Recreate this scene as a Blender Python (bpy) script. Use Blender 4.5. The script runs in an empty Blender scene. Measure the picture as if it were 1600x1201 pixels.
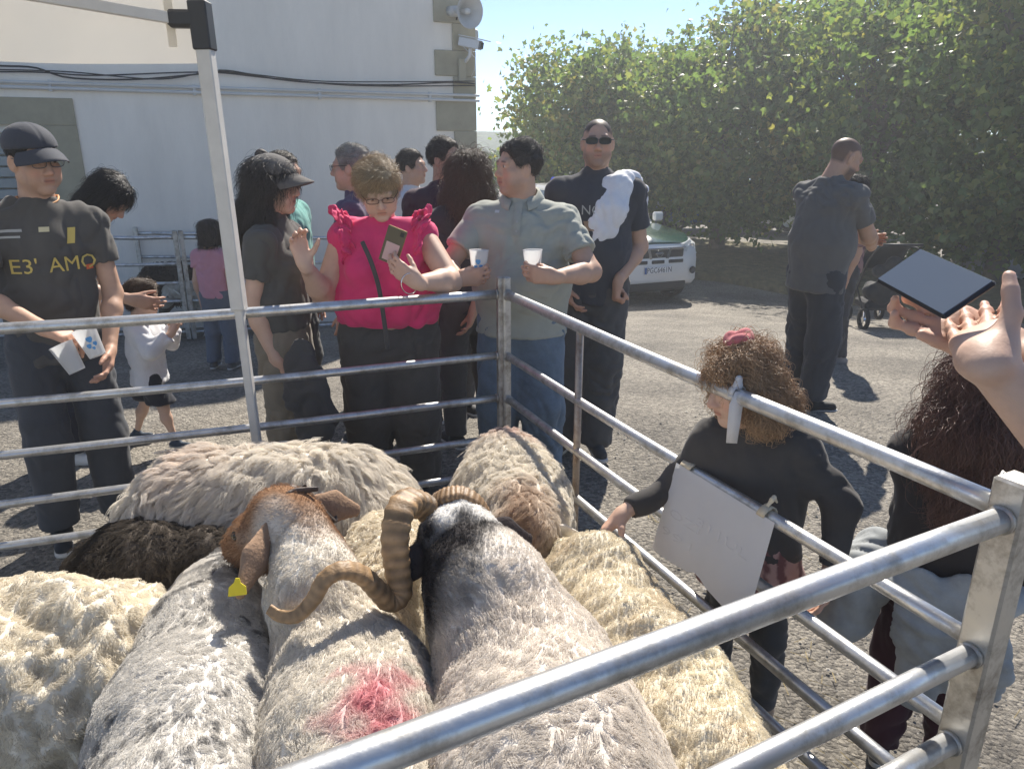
import bpy, math, random
import numpy as np
from mathutils import Vector, Matrix

# ------------------------------------------------------------------ camera, sky, sun, exposure
SC = bpy.context.scene
COL = SC.collection
CAMH, FPX, CX, CY = 1.68, 1150.0, 800.0, 600.5
PITCH = math.atan(0.3226)
cam_d = bpy.data.cameras.new("camera")
cam = bpy.data.objects.new("camera", cam_d)
COL.objects.link(cam)
cam.location = (0, 0, CAMH)
cam.rotation_euler = (math.pi / 2 - PITCH, 0, 0)
cam_d.sensor_fit = 'HORIZONTAL'
cam_d.sensor_width = 36.0
cam_d.lens = 36.0 * FPX / 1600.0
cam_d.clip_start = 0.05
cam_d.clip_end = 2000
SC.camera = cam

SUN_AZ, SUN_EL = math.radians(15.0), math.radians(45.0)   # azimuth clockwise from +Y
world = bpy.data.worlds.new("World")
SC.world = world
world.use_nodes = True
wn = world.node_tree
for n in list(wn.nodes):
    wn.nodes.remove(n)
w_out = wn.nodes.new('ShaderNodeOutputWorld')
w_bg = wn.nodes.new('ShaderNodeBackground')
w_sky = wn.nodes.new('ShaderNodeTexSky')
w_sky.sky_type = 'NISHITA'
w_sky.sun_disc = False
w_sky.sun_elevation = SUN_EL
w_sky.sun_rotation = SUN_AZ
w_sky.altitude = 300
w_sky.air_density = 0.55
w_sky.dust_density = 0.0
w_sky.ozone_density = 1.0
w_bg.inputs['Strength'].default_value = 0.09
wn.links.new(w_sky.outputs[0], w_bg.inputs[0])
wn.links.new(w_bg.outputs[0], w_out.inputs[0])

sun_d = bpy.data.lights.new("sun", 'SUN')
sun_d.energy = 3.9
sun_d.angle = math.radians(0.6)
sun_d.color = (1.0, 0.93, 0.82)
sun = bpy.data.objects.new("sun", sun_d)
COL.objects.link(sun)
SUNDIR = Vector((math.sin(SUN_AZ) * math.cos(SUN_EL), math.cos(SUN_AZ) * math.cos(SUN_EL), math.sin(SUN_EL)))
sun.rotation_euler = SUNDIR.to_track_quat('Z', 'Y').to_euler()
sun.location = SUNDIR * 40

vs = SC.view_settings
vs.view_transform = 'Standard'
vs.look = 'None'
vs.exposure = 1.15
vs.gamma = 1.0
vs.use_curve_mapping = False
try:
    SC.cycles.use_denoising = True
    SC.cycles.max_bounces = 8
    SC.cycles.transparent_max_bounces = 12
    SC.cycles.volume_bounces = 0
except Exception:
    pass

# ------------------------------------------------------------------ measuring helpers (photo pixel -> place)
CT, ST = math.cos(PITCH), math.sin(PITCH)


def ray(px, py):
    xr, yr = (px - CX) / FPX, -(py - CY) / FPX
    return np.array([xr, CT + yr * ST, -ST + yr * CT])


def AY(px, py, Y):
    d = ray(px, py)
    return np.array([0, 0, CAMH]) + d * (Y / d[1])


def AZ(px, py, z):
    d = ray(px, py)
    return np.array([0, 0, CAMH]) + d * ((z - CAMH) / d[2])


def gz(y):
    """height of the yard at distance y: level, then falling away gently"""
    t = np.clip((np.asarray(y, float) - 4.6) / 8.4, 0, 1)
    return -0.86 * (t * t * (3 - 2 * t) * 0.45 + t * 0.55)
# ------------------------------------------------------------------ mesh engine
RNG = np.random.default_rng(7)


def V(*a):
    return np.array(a, float)


def nrm(v):
    v = np.asarray(v, float)
    return v / (np.linalg.norm(v) + 1e-12)


_W = {}


def wob(p, freq, seed=0, n=5):
    """smooth pseudo noise in about -1..1 made of warped sines; p (N,3)"""
    key = (seed, n)
    if key not in _W:
        r = np.random.default_rng(1000 + seed)
        d = r.normal(size=(n, 3))
        d /= np.linalg.norm(d, axis=1, keepdims=True)
        _W[key] = (d * r.uniform(0.6, 1.5, (n, 1)), r.uniform(0, 6.28, n), r.normal(size=(n, 3)), r.uniform(0, 6.28, n))
    d, ph, d2, ph2 = _W[key]
    q = np.asarray(p, float) * freq
    w = np.sin(q @ d2.T * 0.7 + ph2)
    return np.sin(q @ d.T * 2.2 + ph + 1.3 * w[:, ::-1]).mean(axis=1) * 1.7


def set_mesh(name, v, faces, col=None, smooth=True, uv=None):
    """v (N,3); faces: (M,4) array, (M,3) array, or a list of lists"""
    me = bpy.data.meshes.new(name)
    v = np.asarray(v, np.float32)
    if isinstance(faces, np.ndarray):
        k = faces.shape[1]
        me.vertices.add(len(v))
        me.vertices.foreach_set('co', v.ravel())
        me.loops.add(faces.size)
        me.loops.foreach_set('vertex_index', faces.astype(np.int32).ravel())
        me.polygons.add(len(faces))
        me.polygons.foreach_set('loop_start', np.arange(0, faces.size, k, dtype=np.int32))
        try:
            me.polygons.foreach_set('loop_total', np.full(len(faces), k, np.int32))
        except Exception:
            pass
        me.update(calc_edges=True)
    else:
        me.from_pydata([tuple(x) for x in v.tolist()], [], [list(f) for f in faces])
    me.polygons.foreach_set('use_smooth', np.full(len(me.polygons), smooth, bool))
    if col is not None:
        a = me.attributes.new('col', 'FLOAT_COLOR', 'POINT')
        c = np.ones((len(v), 4), np.float32)
        c[:, :3] = col
        a.data.foreach_set('color', c.ravel())
    me.update()
    return me


def link(name, me, mat=None, parent=None):
    o = bpy.data.objects.new(name, me)
    COL.objects.link(o)
    if mat is not None and me is not None and hasattr(me, 'materials'):
        for m in (mat if isinstance(mat, (list, tuple)) else [mat]):
            me.materials.append(m)
    if parent is not None:
        o.parent = parent
    return o


def tag(o, label=None, cat=None, group=None, kind=None):
    if label:
        o['label'] = label
    if cat:
        o['category'] = cat
    if group:
        o['group'] = group
    if kind:
        o['kind'] = kind
    return o


def empty(name, loc, label=None, cat=None, group=None):
    o = bpy.data.objects.new(name, None)
    o.empty_display_size = 0.1
    COL.objects.link(o)
    o.location = [float(x) for x in loc]
    tag(o, label, cat, group)
    return o


def rloc(root):
    """world position of a root (Empties are never rotated or scaled)"""
    p = np.zeros(3)
    while root is not None:
        p = p + np.array(root.location)
        root = root.parent
    return p


def wmesh(name, v, f, mat, parent=None, col=None, smooth=True):
    """mesh object given in world coordinates, stored relative to its parent's place"""
    v = np.asarray(v, float)
    if parent is not None:
        v = v - rloc(parent)
    return link(name, set_mesh(name, v, f, col, smooth), mat, parent)


class MB:
    """collects hard-surface pieces; build() makes ONE mesh"""

    def __init__(s):
        s.v, s.f, s.n = [], [], 0

    def add(s, v, f):
        v = np.asarray(v, float)
        s.v.append(v)
        s.f += [[i + s.n for i in q] for q in f]
        s.n += len(v)
        return s

    def box(s, c, size, R=None, bev=0.0):
        c = np.asarray(c, float)
        h = np.asarray(size, float) / 2
        b = min(bev, h.min() * 0.9)
        if b <= 0:
            v = np.array([[x, y, z] for x in (-1, 1) for y in (-1, 1) for z in (-1, 1)]) * h
            f = [[0, 1, 3, 2], [4, 6, 7, 5], [0, 4, 5, 1], [2, 3, 7, 6], [0, 2, 6, 4], [1, 5, 7, 3]]
        else:
            v, idx = [], {}
            for x in (-1, 1):
                for y in (-1, 1):
                    for z in (-1, 1):
                        for a in range(3):
                            p = np.array([x, y, z]) * (h - b)
                            p[a] = (x, y, z)[a] * h[a]
                            idx[(x, y, z, a)] = len(v)
                            v.append(p)
            f = []
            for a in range(3):
                o = [i for i in range(3) if i != a]
                for sg in (-1, 1):
                    q = []
                    for (i, j) in ((-1, -1), (1, -1), (1, 1), (-1, 1)):
                        k = [0, 0, 0]
                        k[a], k[o[0]], k[o[1]] = sg, i, j
                        q.append(idx[(*k, a)])
                    f.append(q)
            for a in range(3):
                o = [i for i in range(3) if i != a]
                for i in (-1, 1):
                    for j in (-1, 1):
                        k0, k1 = [0, 0, 0], [0, 0, 0]
                        k0[a], k1[a] = -1, 1
                        for k in (k0, k1):
                            k[o[0]], k[o[1]] = i, j
                        f.append([idx[(*k0, o[0])], idx[(*k1, o[0])], idx[(*k1, o[1])], idx[(*k0, o[1])]])
            for x in (-1, 1):
                for y in (-1, 1):
                    for z in (-1, 1):
                        f.append([idx[(x, y, z, 0)], idx[(x, y, z, 1)], idx[(x, y, z, 2)]])
            v = np.array(v)
            # orient outwards
            g = []
            for q in f:
                n_ = np.cross(v[q[1]] - v[q[0]], v[q[2]] - v[q[0]])
                g.append(q if n_ @ v[q].mean(0) > 0 else q[::-1])
            f = g
        if R is not None:
            v = v @ np.asarray(R).T
        return s.add(v + c, f)

    def tube(s, pts, rad, n=10, caps=True, flat=None):
        """swept tube; rad scalar or list; flat=(side vector, factor) squashes it"""
        pts = [np.asarray(p, float) for p in pts]
        m = len(pts)
        rad = np.full(m, rad, float) if np.isscalar(rad) else np.asarray(rad, float)
        up = None
        v = []
        for i in range(m):
            t = nrm(pts[min(i + 1, m - 1)] - pts[max(i - 1, 0)])
            if up is None:
                up = nrm(np.cross(t, V(0, 0, 1) if abs(t[2]) < .9 else V(1, 0, 0)))
            up = nrm(up - t * (up @ t))
            sd = np.cross(t, up)
            for k in range(n):
                a = 2 * math.pi * k / n
                o = (up * math.cos(a) + sd * math.sin(a)) * rad[i]
                if flat is not None:
                    fv = nrm(flat[0])
                    o = o - fv * (o @ fv) * (1 - flat[1])
                v.append(pts[i] + o)
        f = []
        for i in range(m - 1):
            for k in range(n):
                a, b = i * n + k, i * n + (k + 1) % n
                f.append([a, b, b + n, a + n])
        if caps:
            f.append(list(range(n))[::-1])
            f.append(list(range((m - 1) * n, m * n)))
        return s.add(v, f)

    def lathe(s, prof, n=24, R=None, c=(0, 0, 0)):
        """prof: list of (radius, z)"""
        v, f = [], []
        for (r, z) in prof:
            for k in range(n):
                a = 2 * math.pi * k / n
                v.append([r * math.cos(a), r * math.sin(a), z])
        for i in range(len(prof) - 1):
            for k in range(n):
                a, b = i * n + k, i * n + (k + 1) % n
                f.append([a, b, b + n, a + n])
        v = np.array(v)
        if R is not None:
            v = v @ np.asarray(R).T
        return s.add(v + np.asarray(c, float), f)

    def prism(s, poly, ax, ay, az, depth, o=(0, 0, 0)):
        """polygon (2D list) in axes ax, ay extruded along az by depth"""
        ax, ay, az, o = map(lambda q: np.asarray(q, float), (ax, ay, az, o))
        n = len(poly)
        v = [o + ax * p[0] + ay * p[1] for p in poly] + [o + ax * p[0] + ay * p[1] + az * depth for p in poly]
        f = [list(range(n))[::-1], list(range(n, 2 * n))] + [[i, (i + 1) % n, (i + 1) % n + n, i + n] for i in range(n)]
        return s.add(v, f)

    def build(s, name, mat, parent=None, smooth=False, M=None):
        v = np.concatenate(s.v)
        if M is not None:
            v = v @ np.asarray(M[0]).T + np.asarray(M[1])
        o = wmesh(name, v, s.f, mat, parent, smooth=smooth)
        return o


def auto_smooth(o, ang=40):
    me = o.data
    try:
        me.polygons.foreach_set('use_smooth', np.ones(len(me.polygons), bool))
        me.set_sharp_from_angle(angle=math.radians(ang))
    except Exception:
        pass
    return o


# ---- signed distance bodies, meshed by surface nets
class SDF:
    def __init__(s, k=0.02):
        s.p, s.k = [], k

    def cone(s, a, b, ra, rb, k=None, flat=None):
        s.p.append(('c', np.asarray(a, float), np.asarray(b, float), ra, rb, s.k if k is None else k, flat, 1))
        return s

    def chain(s, pts, rad, k=None, flat=None):
        for i in range(len(pts) - 1):
            s.cone(pts[i], pts[i + 1], rad[i], rad[i + 1], k, flat)
        return s

    def ell(s, c, r, R=None, k=None, sub=False):
        r = np.array([r, r, r], float) if np.isscalar(r) else np.asarray(r, float)
        s.p.append(('e', np.asarray(c, float), r, None if R is None else np.asarray(R, float), None, s.k if k is None else k, None, -1 if sub else 1))
        return s

    def bounds(s):
        lo, hi = np.full(3, 1e9), np.full(3, -1e9)
        for q in s.p:
            if q[7] < 0:
                continue
            if q[0] == 'c':
                m = max(q[3], q[4])
                lo = np.minimum(lo, np.minimum(q[1], q[2]) - m)
                hi = np.maximum(hi, np.maximum(q[1], q[2]) + m)
            else:
                m = q[2].max() if q[3] is not None else q[2]
                lo = np.minimum(lo, q[1] - m)
                hi = np.maximum(hi, q[1] + m)
        return lo, hi

    def mesh(s, res, clip=(), grow=0.0, lo=None, hi=None):
        l0, h0 = s.bounds()
        lo = l0 - 3 * res - grow if lo is None else np.maximum(l0 - 3 * res - grow, lo)
        hi = h0 + 3 * res + grow if hi is None else np.minimum(h0 + 3 * res + grow, hi)
        n = np.maximum(np.ceil((hi - lo) / res).astype(int) + 1, 4)
        F = np.full(n, 0.3, np.float32)
        ax = [lo[i] + np.arange(n[i]) * res for i in range(3)]
        for q in s.p:
            k = q[5]
            if q[0] == 'c':
                m = max(q[3], q[4]) + grow + 1.5 * k + 3 * res
                a0, a1 = np.minimum(q[1], q[2]) - m, np.maximum(q[1], q[2]) + m
            else:
                m = (q[2].max() if q[3] is not None else q[2]) + grow + 1.5 * k + 3 * res
                a0, a1 = q[1] - m, q[1] + m
            i0 = np.clip(np.floor((a0 - lo) / res).astype(int), 0, n)
            i1 = np.clip(np.ceil((a1 - lo) / res).astype(int) + 1, 0, n)
            if (i1 <= i0).any():
                continue
            X, Y, Z = np.meshgrid(*[ax[i][i0[i]:i1[i]].astype(np.float32) for i in range(3)], indexing='ij')
            if q[0] == 'c':
                a, b = q[1], q[2]
                ba = b - a
                px, py, pz = X - a[0], Y - a[1], Z - a[2]
                t = np.clip((px * ba[0] + py * ba[1] + pz * ba[2]) / max(ba @ ba, 1e-12), 0, 1)
                px, py, pz = px - t * ba[0], py - t * ba[1], pz - t * ba[2]
                if q[6] is not None:
                    fv, fs = q[6]
                    dt = (px * fv[0] + py * fv[1] + pz * fv[2]) * (fs - 1)
                    px, py, pz = px + fv[0] * dt, py + fv[1] * dt, pz + fv[2] * dt
                d = np.sqrt(px * px + py * py + pz * pz) - (q[3] + (q[4] - q[3]) * t)
            else:
                px, py, pz = X - q[1][0], Y - q[1][1], Z - q[1][2]
                if q[3] is not None:
                    R = q[3]
                    px, py, pz = (px * R[0, 0] + py * R[1, 0] + pz * R[2, 0], px * R[0, 1] + py * R[1, 1] + pz * R[2, 1],
                                  px * R[0, 2] + py * R[1, 2] + pz * R[2, 2])
                r = q[2]
                k0 = np.sqrt((px / r[0]) ** 2 + (py / r[1]) ** 2 + (pz / r[2]) ** 2)
                k1 = np.sqrt((px / r[0] ** 2) ** 2 + (py / r[1] ** 2) ** 2 + (pz / r[2] ** 2) ** 2) + 1e-9
                d = k0 * (k0 - 1) / k1
            sl = tuple(slice(i0[i], i1[i]) for i in range(3))
            G = F[sl]
            if q[7] > 0:
                h = np.maximum(k - np.abs(G - d), 0) / max(k, 1e-6)
                F[sl] = np.minimum(G, d) - h * h * k * 0.25
            else:
                h = np.maximum(k - np.abs(G + d), 0) / max(k, 1e-6)
                F[sl] = np.maximum(G, -d) + h * h * k * 0.25
        if grow:
            F -= grow
        for (p0, nn) in clip:   # keep the side the normal points away from
            nn = nrm(nn)
            pl = ((ax[0] - p0[0]) * nn[0])[:, None, None] + ((ax[1] - p0[1]) * nn[1])[None, :, None] + ((ax[2] - p0[2]) * nn[2])[None, None, :]
            F = np.maximum(F, pl)
        F = F.astype(np.float32)
        F[0], F[-1], F[:, 0], F[:, -1], F[:, :, 0], F[:, :, -1] = .1, .1, .1, .1, .1, .1
        return nets(F, lo, res)


_CO = np.array([[i, j, k] for i in (0, 1) for j in (0, 1) for k in (0, 1)])
_ED = [(a, b) for a in range(8) for b in range(a + 1, 8) if np.abs(_CO[a] - _CO[b]).sum() == 1]


def nets(F, lo, res):
    S = F < 0
    c = np.zeros(np.array(S.shape) - 1, np.uint8)
    sx, sy, sz = c.shape
    for o in _CO:
        c += S[o[0]:o[0] + sx, o[1]:o[1] + sy, o[2]:o[2] + sz]
    idx = np.argwhere((c > 0) & (c < 8))
    vals = [F[idx[:, 0] + o[0], idx[:, 1] + o[1], idx[:, 2] + o[2]] for o in _CO]
    acc = np.zeros((len(idx), 3))
    cnt = np.zeros(len(idx))
    for a, b in _ED:
        fa, fb = vals[a], vals[b]
        m = (fa < 0) != (fb < 0)
        t = np.where(m, fa / np.where(m, fa - fb, 1), 0)
        acc += np.where(m[:, None], _CO[a] + t[:, None] * (_CO[b] - _CO[a]), 0)
        cnt += m
    v = lo + (idx + acc / np.maximum(cnt, 1)[:, None]) * res
    ids = np.full(c.shape, -1, np.int32)
    ids[idx[:, 0], idx[:, 1], idx[:, 2]] = np.arange(len(idx))
    quads = []
    for a in range(3):
        sl0, sl1 = [slice(None)] * 3, [slice(None)] * 3
        sl0[a], sl1[a] = slice(0, -1), slice(1, None)
        s0, s1 = S[tuple(sl0)], S[tuple(sl1)]
        e = np.argwhere(s0 != s1)
        b_, c_ = (a + 1) % 3, (a + 2) % 3
        e = e[(e[:, b_] > 0) & (e[:, c_] > 0) & (e[:, b_] < S.shape[b_] - 1) & (e[:, c_] < S.shape[c_] - 1)]
        if len(e) == 0:
            continue
        inside = s0[e[:, 0], e[:, 1], e[:, 2]]
        q = []
        for (ob, oc) in ((-1, -1), (0, -1), (0, 0), (-1, 0)):
            k = e.copy()
            k[:, b_] += ob
            k[:, c_] += oc
            q.append(ids[k[:, 0], k[:, 1], k[:, 2]])
        q = np.stack(q, 1)
        q = np.where(inside[:, None], q, q[:, ::-1])
        quads.append(q)
    return v, np.concatenate(quads) if quads else np.zeros((0, 4), int)


def join(parts):
    """[(v, f, col), ...] -> one v, f, col"""
    vs_, fs_, cs_, n = [], [], [], 0
    for v, f, c in parts:
        if len(v) == 0:
            continue
        vs_.append(v)
        fs_.append(f + n)
        cs_.append(np.broadcast_to(c, (len(v), 3)))
        n += len(v)
    return np.concatenate(vs_), np.concatenate(fs_), np.concatenate(cs_)


def vnormals(v, f):
    fn = np.cross(v[f[:, 2]] - v[f[:, 0]], v[f[:, 3 if f.shape[1] > 3 else 1]] - v[f[:, 1 if f.shape[1] > 3 else 0]])
    n = np.zeros_like(v)
    for k in range(f.shape[1]):
        np.add.at(n, f[:, k], fn)
    return n / (np.linalg.norm(n, axis=1, keepdims=True) + 1e-12)


def relax(v, f, it=2, a=0.5):
    """a few rounds of smoothing along the quads"""
    e = np.concatenate([f[:, [0, 1]], f[:, [1, 2]], f[:, [2, 3]], f[:, [3, 0]]])
    for _ in range(it):
        s = np.zeros_like(v)
        c = np.zeros(len(v))
        for k in range(3):
            s[:, k] = np.bincount(e[:, 0], v[e[:, 1], k], len(v)) + np.bincount(e[:, 1], v[e[:, 0], k], len(v))
        c = np.bincount(e[:, 0], minlength=len(v)) + np.bincount(e[:, 1], minlength=len(v))
        v = v * (1 - a) + a * s / np.maximum(c, 1)[:, None]
    return v


def strands(name, pts, rad, col, mat, parent):
    """pts (N,K,3) world strands -> one hair curves object"""
    N, K, _ = pts.shape
    pts = pts - rloc(parent)
    hc = bpy.data.hair_curves.new(name)
    hc.add_curves([K] * N)
    hc.attributes['position'].data.foreach_set('vector', np.ascontiguousarray(pts, np.float32).ravel())
    ra = hc.attributes.get('radius') or hc.attributes.new('radius', 'FLOAT', 'POINT')
    r = np.asarray(rad, np.float32)
    prof = np.linspace(1.0, 0.35, K, dtype=np.float32)
    ra.data.foreach_set('value', (np.broadcast_to(r, (N,))[:, None] * prof[None]).ravel().astype(np.float32))
    ca = hc.attributes.new('col', 'FLOAT_COLOR', 'POINT')
    c = np.ones((N, K, 4), np.float32)
    c[:, :, :3] = np.asarray(col, np.float32)[:, None, :]
    ca.data.foreach_set('color', c.ravel())
    return link(name, hc, mat, parent)


def sample_surface(v, f, n, rng, keep=None):
    """n random points on quads: positions, normals, vertex index"""
    a, b, c, d = (v[f[:, i]] for i in range(4))
    fn = np.cross(c - a, d - b)
    ar = np.linalg.norm(fn, axis=1)
    fn = fn / (ar[:, None] + 1e-12)
    w = ar.copy()
    if keep is not None:
        w = w * keep(0.25 * (a + b + c + d), fn)
    i = rng.choice(len(f), n, p=w / w.sum())
    s, t = rng.random((2, n, 1))
    p = (a[i] * (1 - s) + b[i] * s) * (1 - t) + (d[i] * (1 - s) + c[i] * s) * t
    return p, fn[i], f[i, 0]


# ------------------------------------------------------------------ procedural materials
_M = {}


def mat(name, col, rough=0.6, metal=0.0, spec=0.5, noise=0.0, nscale=8.0, bump=0.0, bscale=60.0, attr=False, trans=0.0,
        aniso=None, detail=6.0, sheen=0.0, coat=0.0, bdist=0.02, emis=None):
    """principled material; noise varies the base colour, bump gives fine relief; attr multiplies by the vertex colour"""
    if name in _M:
        return _M[name]
    m = bpy.data.materials.new(name)
    m.use_nodes = True
    nt = m.node_tree
    N, L = nt.nodes, nt.links
    bs = N['Principled BSDF']
    out = N['Material Output']
    bs.inputs['Roughness'].default_value = rough
    bs.inputs['Metallic'].default_value = metal
    bs.inputs['Specular IOR Level'].default_value = spec
    if sheen:
        bs.inputs['Sheen Weight'].default_value = sheen
    if coat:
        bs.inputs['Coat Weight'].default_value = coat
        bs.inputs['Coat Roughness'].default_value = 0.05
    tc = N.new('ShaderNodeTexCoord')
    src = tc.outputs['Object']
    if aniso:
        mp = N.new('ShaderNodeMapping')
        mp.inputs['Scale'].default_value = aniso
        L.new(src, mp.inputs[0])
        src = mp.outputs[0]
    cur = None
    if attr:
        at = N.new('ShaderNodeAttribute')
        at.attribute_name = 'col'
        cur = at.outputs['Color']
        if tuple(col[:3]) != (1, 1, 1):
            mx = N.new('ShaderNodeMix')
            mx.data_type = 'RGBA'
            mx.blend_type = 'MULTIPLY'
            mx.inputs[0].default_value = 1
            L.new(cur, mx.inputs[6])
            mx.inputs[7].default_value = (*col[:3], 1)
            cur = mx.outputs[2]
    else:
        rgb = N.new('ShaderNodeRGB')
        rgb.outputs[0].default_value = (*col[:3], 1)
        cur = rgb.outputs[0]
    if noise:
        nz = N.new('ShaderNodeTexNoise')
        nz.inputs['Scale'].default_value = nscale
        nz.inputs['Detail'].default_value = detail
        nz.inputs['Roughness'].default_value = 0.65
        L.new(src, nz.inputs['Vector'])
        mr = N.new('ShaderNodeMapRange')
        mr.inputs[1].default_value, mr.inputs[2].default_value = 0.3, 0.7
        mr.inputs[3].default_value, mr.inputs[4].default_value = 1 - noise, 1 + noise
        L.new(nz.outputs[0], mr.inputs[0])
        mx = N.new('ShaderNodeVectorMath')
        mx.operation = 'SCALE'
        L.new(cur, mx.inputs[0])
        L.new(mr.outputs[0], mx.inputs['Scale'])
        cur = mx.outputs[0]
    L.new(cur, bs.inputs['Base Color'])
    if bump:
        nb = N.new('ShaderNodeTexNoise')
        nb.inputs['Scale'].default_value = bscale
        nb.inputs['Detail'].default_value = 4
        L.new(src, nb.inputs['Vector'])
        bp = N.new('ShaderNodeBump')
        bp.inputs['Strength'].default_value = bump
        bp.inputs['Distance'].default_value = bdist
        L.new(nb.outputs[0], bp.inputs['Height'])
        L.new(bp.outputs[0], bs.inputs['Normal'])
    if trans:
        tr = N.new('ShaderNodeBsdfTranslucent')
        L.new(cur, tr.inputs[0])
        ms = N.new('ShaderNodeMixShader')
        ms.inputs[0].default_value = trans
        L.new(bs.outputs[0], ms.inputs[1])
        L.new(tr.outputs[0], ms.inputs[2])
        L.new(ms.outputs[0], out.inputs[0])
    if emis:
        bs.inputs['Emission Color'].default_value = (*col[:3], 1)
        bs.inputs['Emission Strength'].default_value = emis
    _M[name] = m
    return m


def rgb(r, g, b):
    """8-bit sRGB -> linear"""
    f = lambda c: (c / 255 / 12.92) if c / 255 <= 0.04045 else ((c / 255 + 0.055) / 1.055) ** 2.4
    return (f(r), f(g), f(b))


def rotz(a):
    c, s = math.cos(a), math.sin(a)
    return np.array([[c, -s, 0], [s, c, 0], [0, 0, 1.0]])


def rotx(a):
    c, s = math.cos(a), math.sin(a)
    return np.array([[1, 0, 0], [0, c, -s], [0, s, c]], float)


def roty(a):
    c, s = math.cos(a), math.sin(a)
    return np.array([[c, 0, s], [0, 1, 0], [-s, 0, c]], float)


def text_mesh(txt, size, extrude=0.0, align='CENTER'):
    """triangulated lettering as plain vertices and faces in its own XY plane"""
    cu = bpy.data.curves.new('lettering', 'FONT')
    cu.body = txt
    cu.size = size
    cu.align_x = align
    cu.align_y = 'CENTER'
    cu.extrude = extrude
    cu.resolution_u = 2
    o = bpy.data.objects.new('lettering', cu)
    COL.objects.link(o)
    dg = bpy.context.evaluated_depsgraph_get()
    me = bpy.data.meshes.new_from_object(o.evaluated_get(dg))
    v = np.empty(len(me.vertices) * 3)
    me.vertices.foreach_get('co', v)
    f = [list(p.vertices) for p in me.polygons]
    bpy.data.objects.remove(o)
    bpy.data.curves.remove(cu)
    bpy.data.meshes.remove(me)
    return v.reshape(-1, 3), f
# ------------------------------------------------------------------ ground
def ground_material():
    m = bpy.data.materials.new("worn_asphalt")
    m.use_nodes = True
    N, L = m.node_tree.nodes, m.node_tree.links
    bs = N['Principled BSDF']
    bs.inputs['Roughness'].default_value = 0.85
    bs.inputs['Specular IOR Level'].default_value = 0.35
    tc = N.new('ShaderNodeTexCoord')
    vo = N.new('ShaderNodeTexVoronoi')
    vo.inputs['Scale'].default_value = 62
    vo.inputs['Randomness'].default_value = 1.0
    L.new(tc.outputs['Object'], vo.inputs['Vector'])
    n1 = N.new('ShaderNodeTexNoise')
    n1.inputs['Scale'].default_value = 0.9
    n1.inputs['Detail'].default_value = 8
    n1.inputs['Roughness'].default_value = 0.62
    L.new(tc.outputs['Object'], n1.inputs['Vector'])
    n2 = N.new('ShaderNodeTexNoise')
    n2.inputs['Scale'].default_value = 34
    n2.inputs['Detail'].default_value = 6
    n2.inputs['Roughness'].default_value = 0.7
    L.new(tc.outputs['Object'], n2.inputs['Vector'])
    cr = N.new('ShaderNodeValToRGB')
    cr.color_ramp.elements[0].position, cr.color_ramp.elements[0].color = 0.34, (0.17, 0.158, 0.142, 1)
    cr.color_ramp.elements[1].position, cr.color_ramp.elements[1].color = 0.68, (0.345, 0.318, 0.278, 1)
    L.new(n1.outputs[0], cr.inputs[0])
    st = N.new('ShaderNodeValToRGB')      # single stones: their own greys
    st.color_ramp.elements[0].position, st.color_ramp.elements[0].color = 0.05, (0.55, 0.54, 0.53, 1)
    st.color_ramp.elements[1].position, st.color_ramp.elements[1].color = 0.95, (1.45, 1.42, 1.36, 1)
    sx = N.new('ShaderNodeSeparateColor')
    L.new(vo.outputs['Color'], sx.inputs[0])
    L.new(sx.outputs[0], st.inputs[0])
    mx = N.new('ShaderNodeMix')
    mx.data_type, mx.blend_type = 'RGBA', 'MULTIPLY'
    mx.inputs[0].default_value = 0.85
    L.new(cr.outputs[0], mx.inputs[6])
    L.new(st.outputs[0], mx.inputs[7])
    L.new(mx.outputs[2], bs.inputs['Base Color'])
    b1 = N.new('ShaderNodeBump')
    b1.inputs['Strength'].default_value = 1.0
    b1.inputs['Distance'].default_value = 0.012
    b1.invert = True
    L.new(vo.outputs['Distance'], b1.inputs['Height'])
    b2 = N.new('ShaderNodeBump')
    b2.inputs['Strength'].default_value = 0.9
    b2.inputs['Distance'].default_value = 0.025
    L.new(n2.outputs[0], b2.inputs['Height'])
    L.new(b1.outputs[0], b2.inputs['Normal'])
    L.new(b2.outputs[0], bs.inputs['Normal'])
    return m


xs = np.concatenate([np.linspace(-80, -14, 10), np.linspace(-13, 13, 105), np.linspace(14, 80, 10)])
ys = np.concatenate([np.linspace(-30, -4, 6), np.linspace(-3, 16, 96), np.linspace(18, 30, 7), np.geomspace(36, 100, 8)])
GX, GY = np.meshgrid(xs, ys, indexing='ij')
gp = np.stack([GX.ravel(), GY.ravel(), gz(GY.ravel())], 1)
near = np.exp(-((gp[:, 1] - 5) / 9) ** 2)
gp[:, 2] += near * 0.012 * wob(gp, 0.9, 3) + near * 0.004 * wob(gp, 3.1, 4)
ni, nj = len(xs), len(ys)
I, J = np.meshgrid(np.arange(ni - 1), np.arange(nj - 1), indexing='ij')
a_ = (I * nj + J).ravel()
gf = np.stack([a_, a_ + nj, a_ + nj + 1, a_ + 1], 1)
tag(link("ground", set_mesh("ground", gp, gf), ground_material()), kind='structure')

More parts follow.
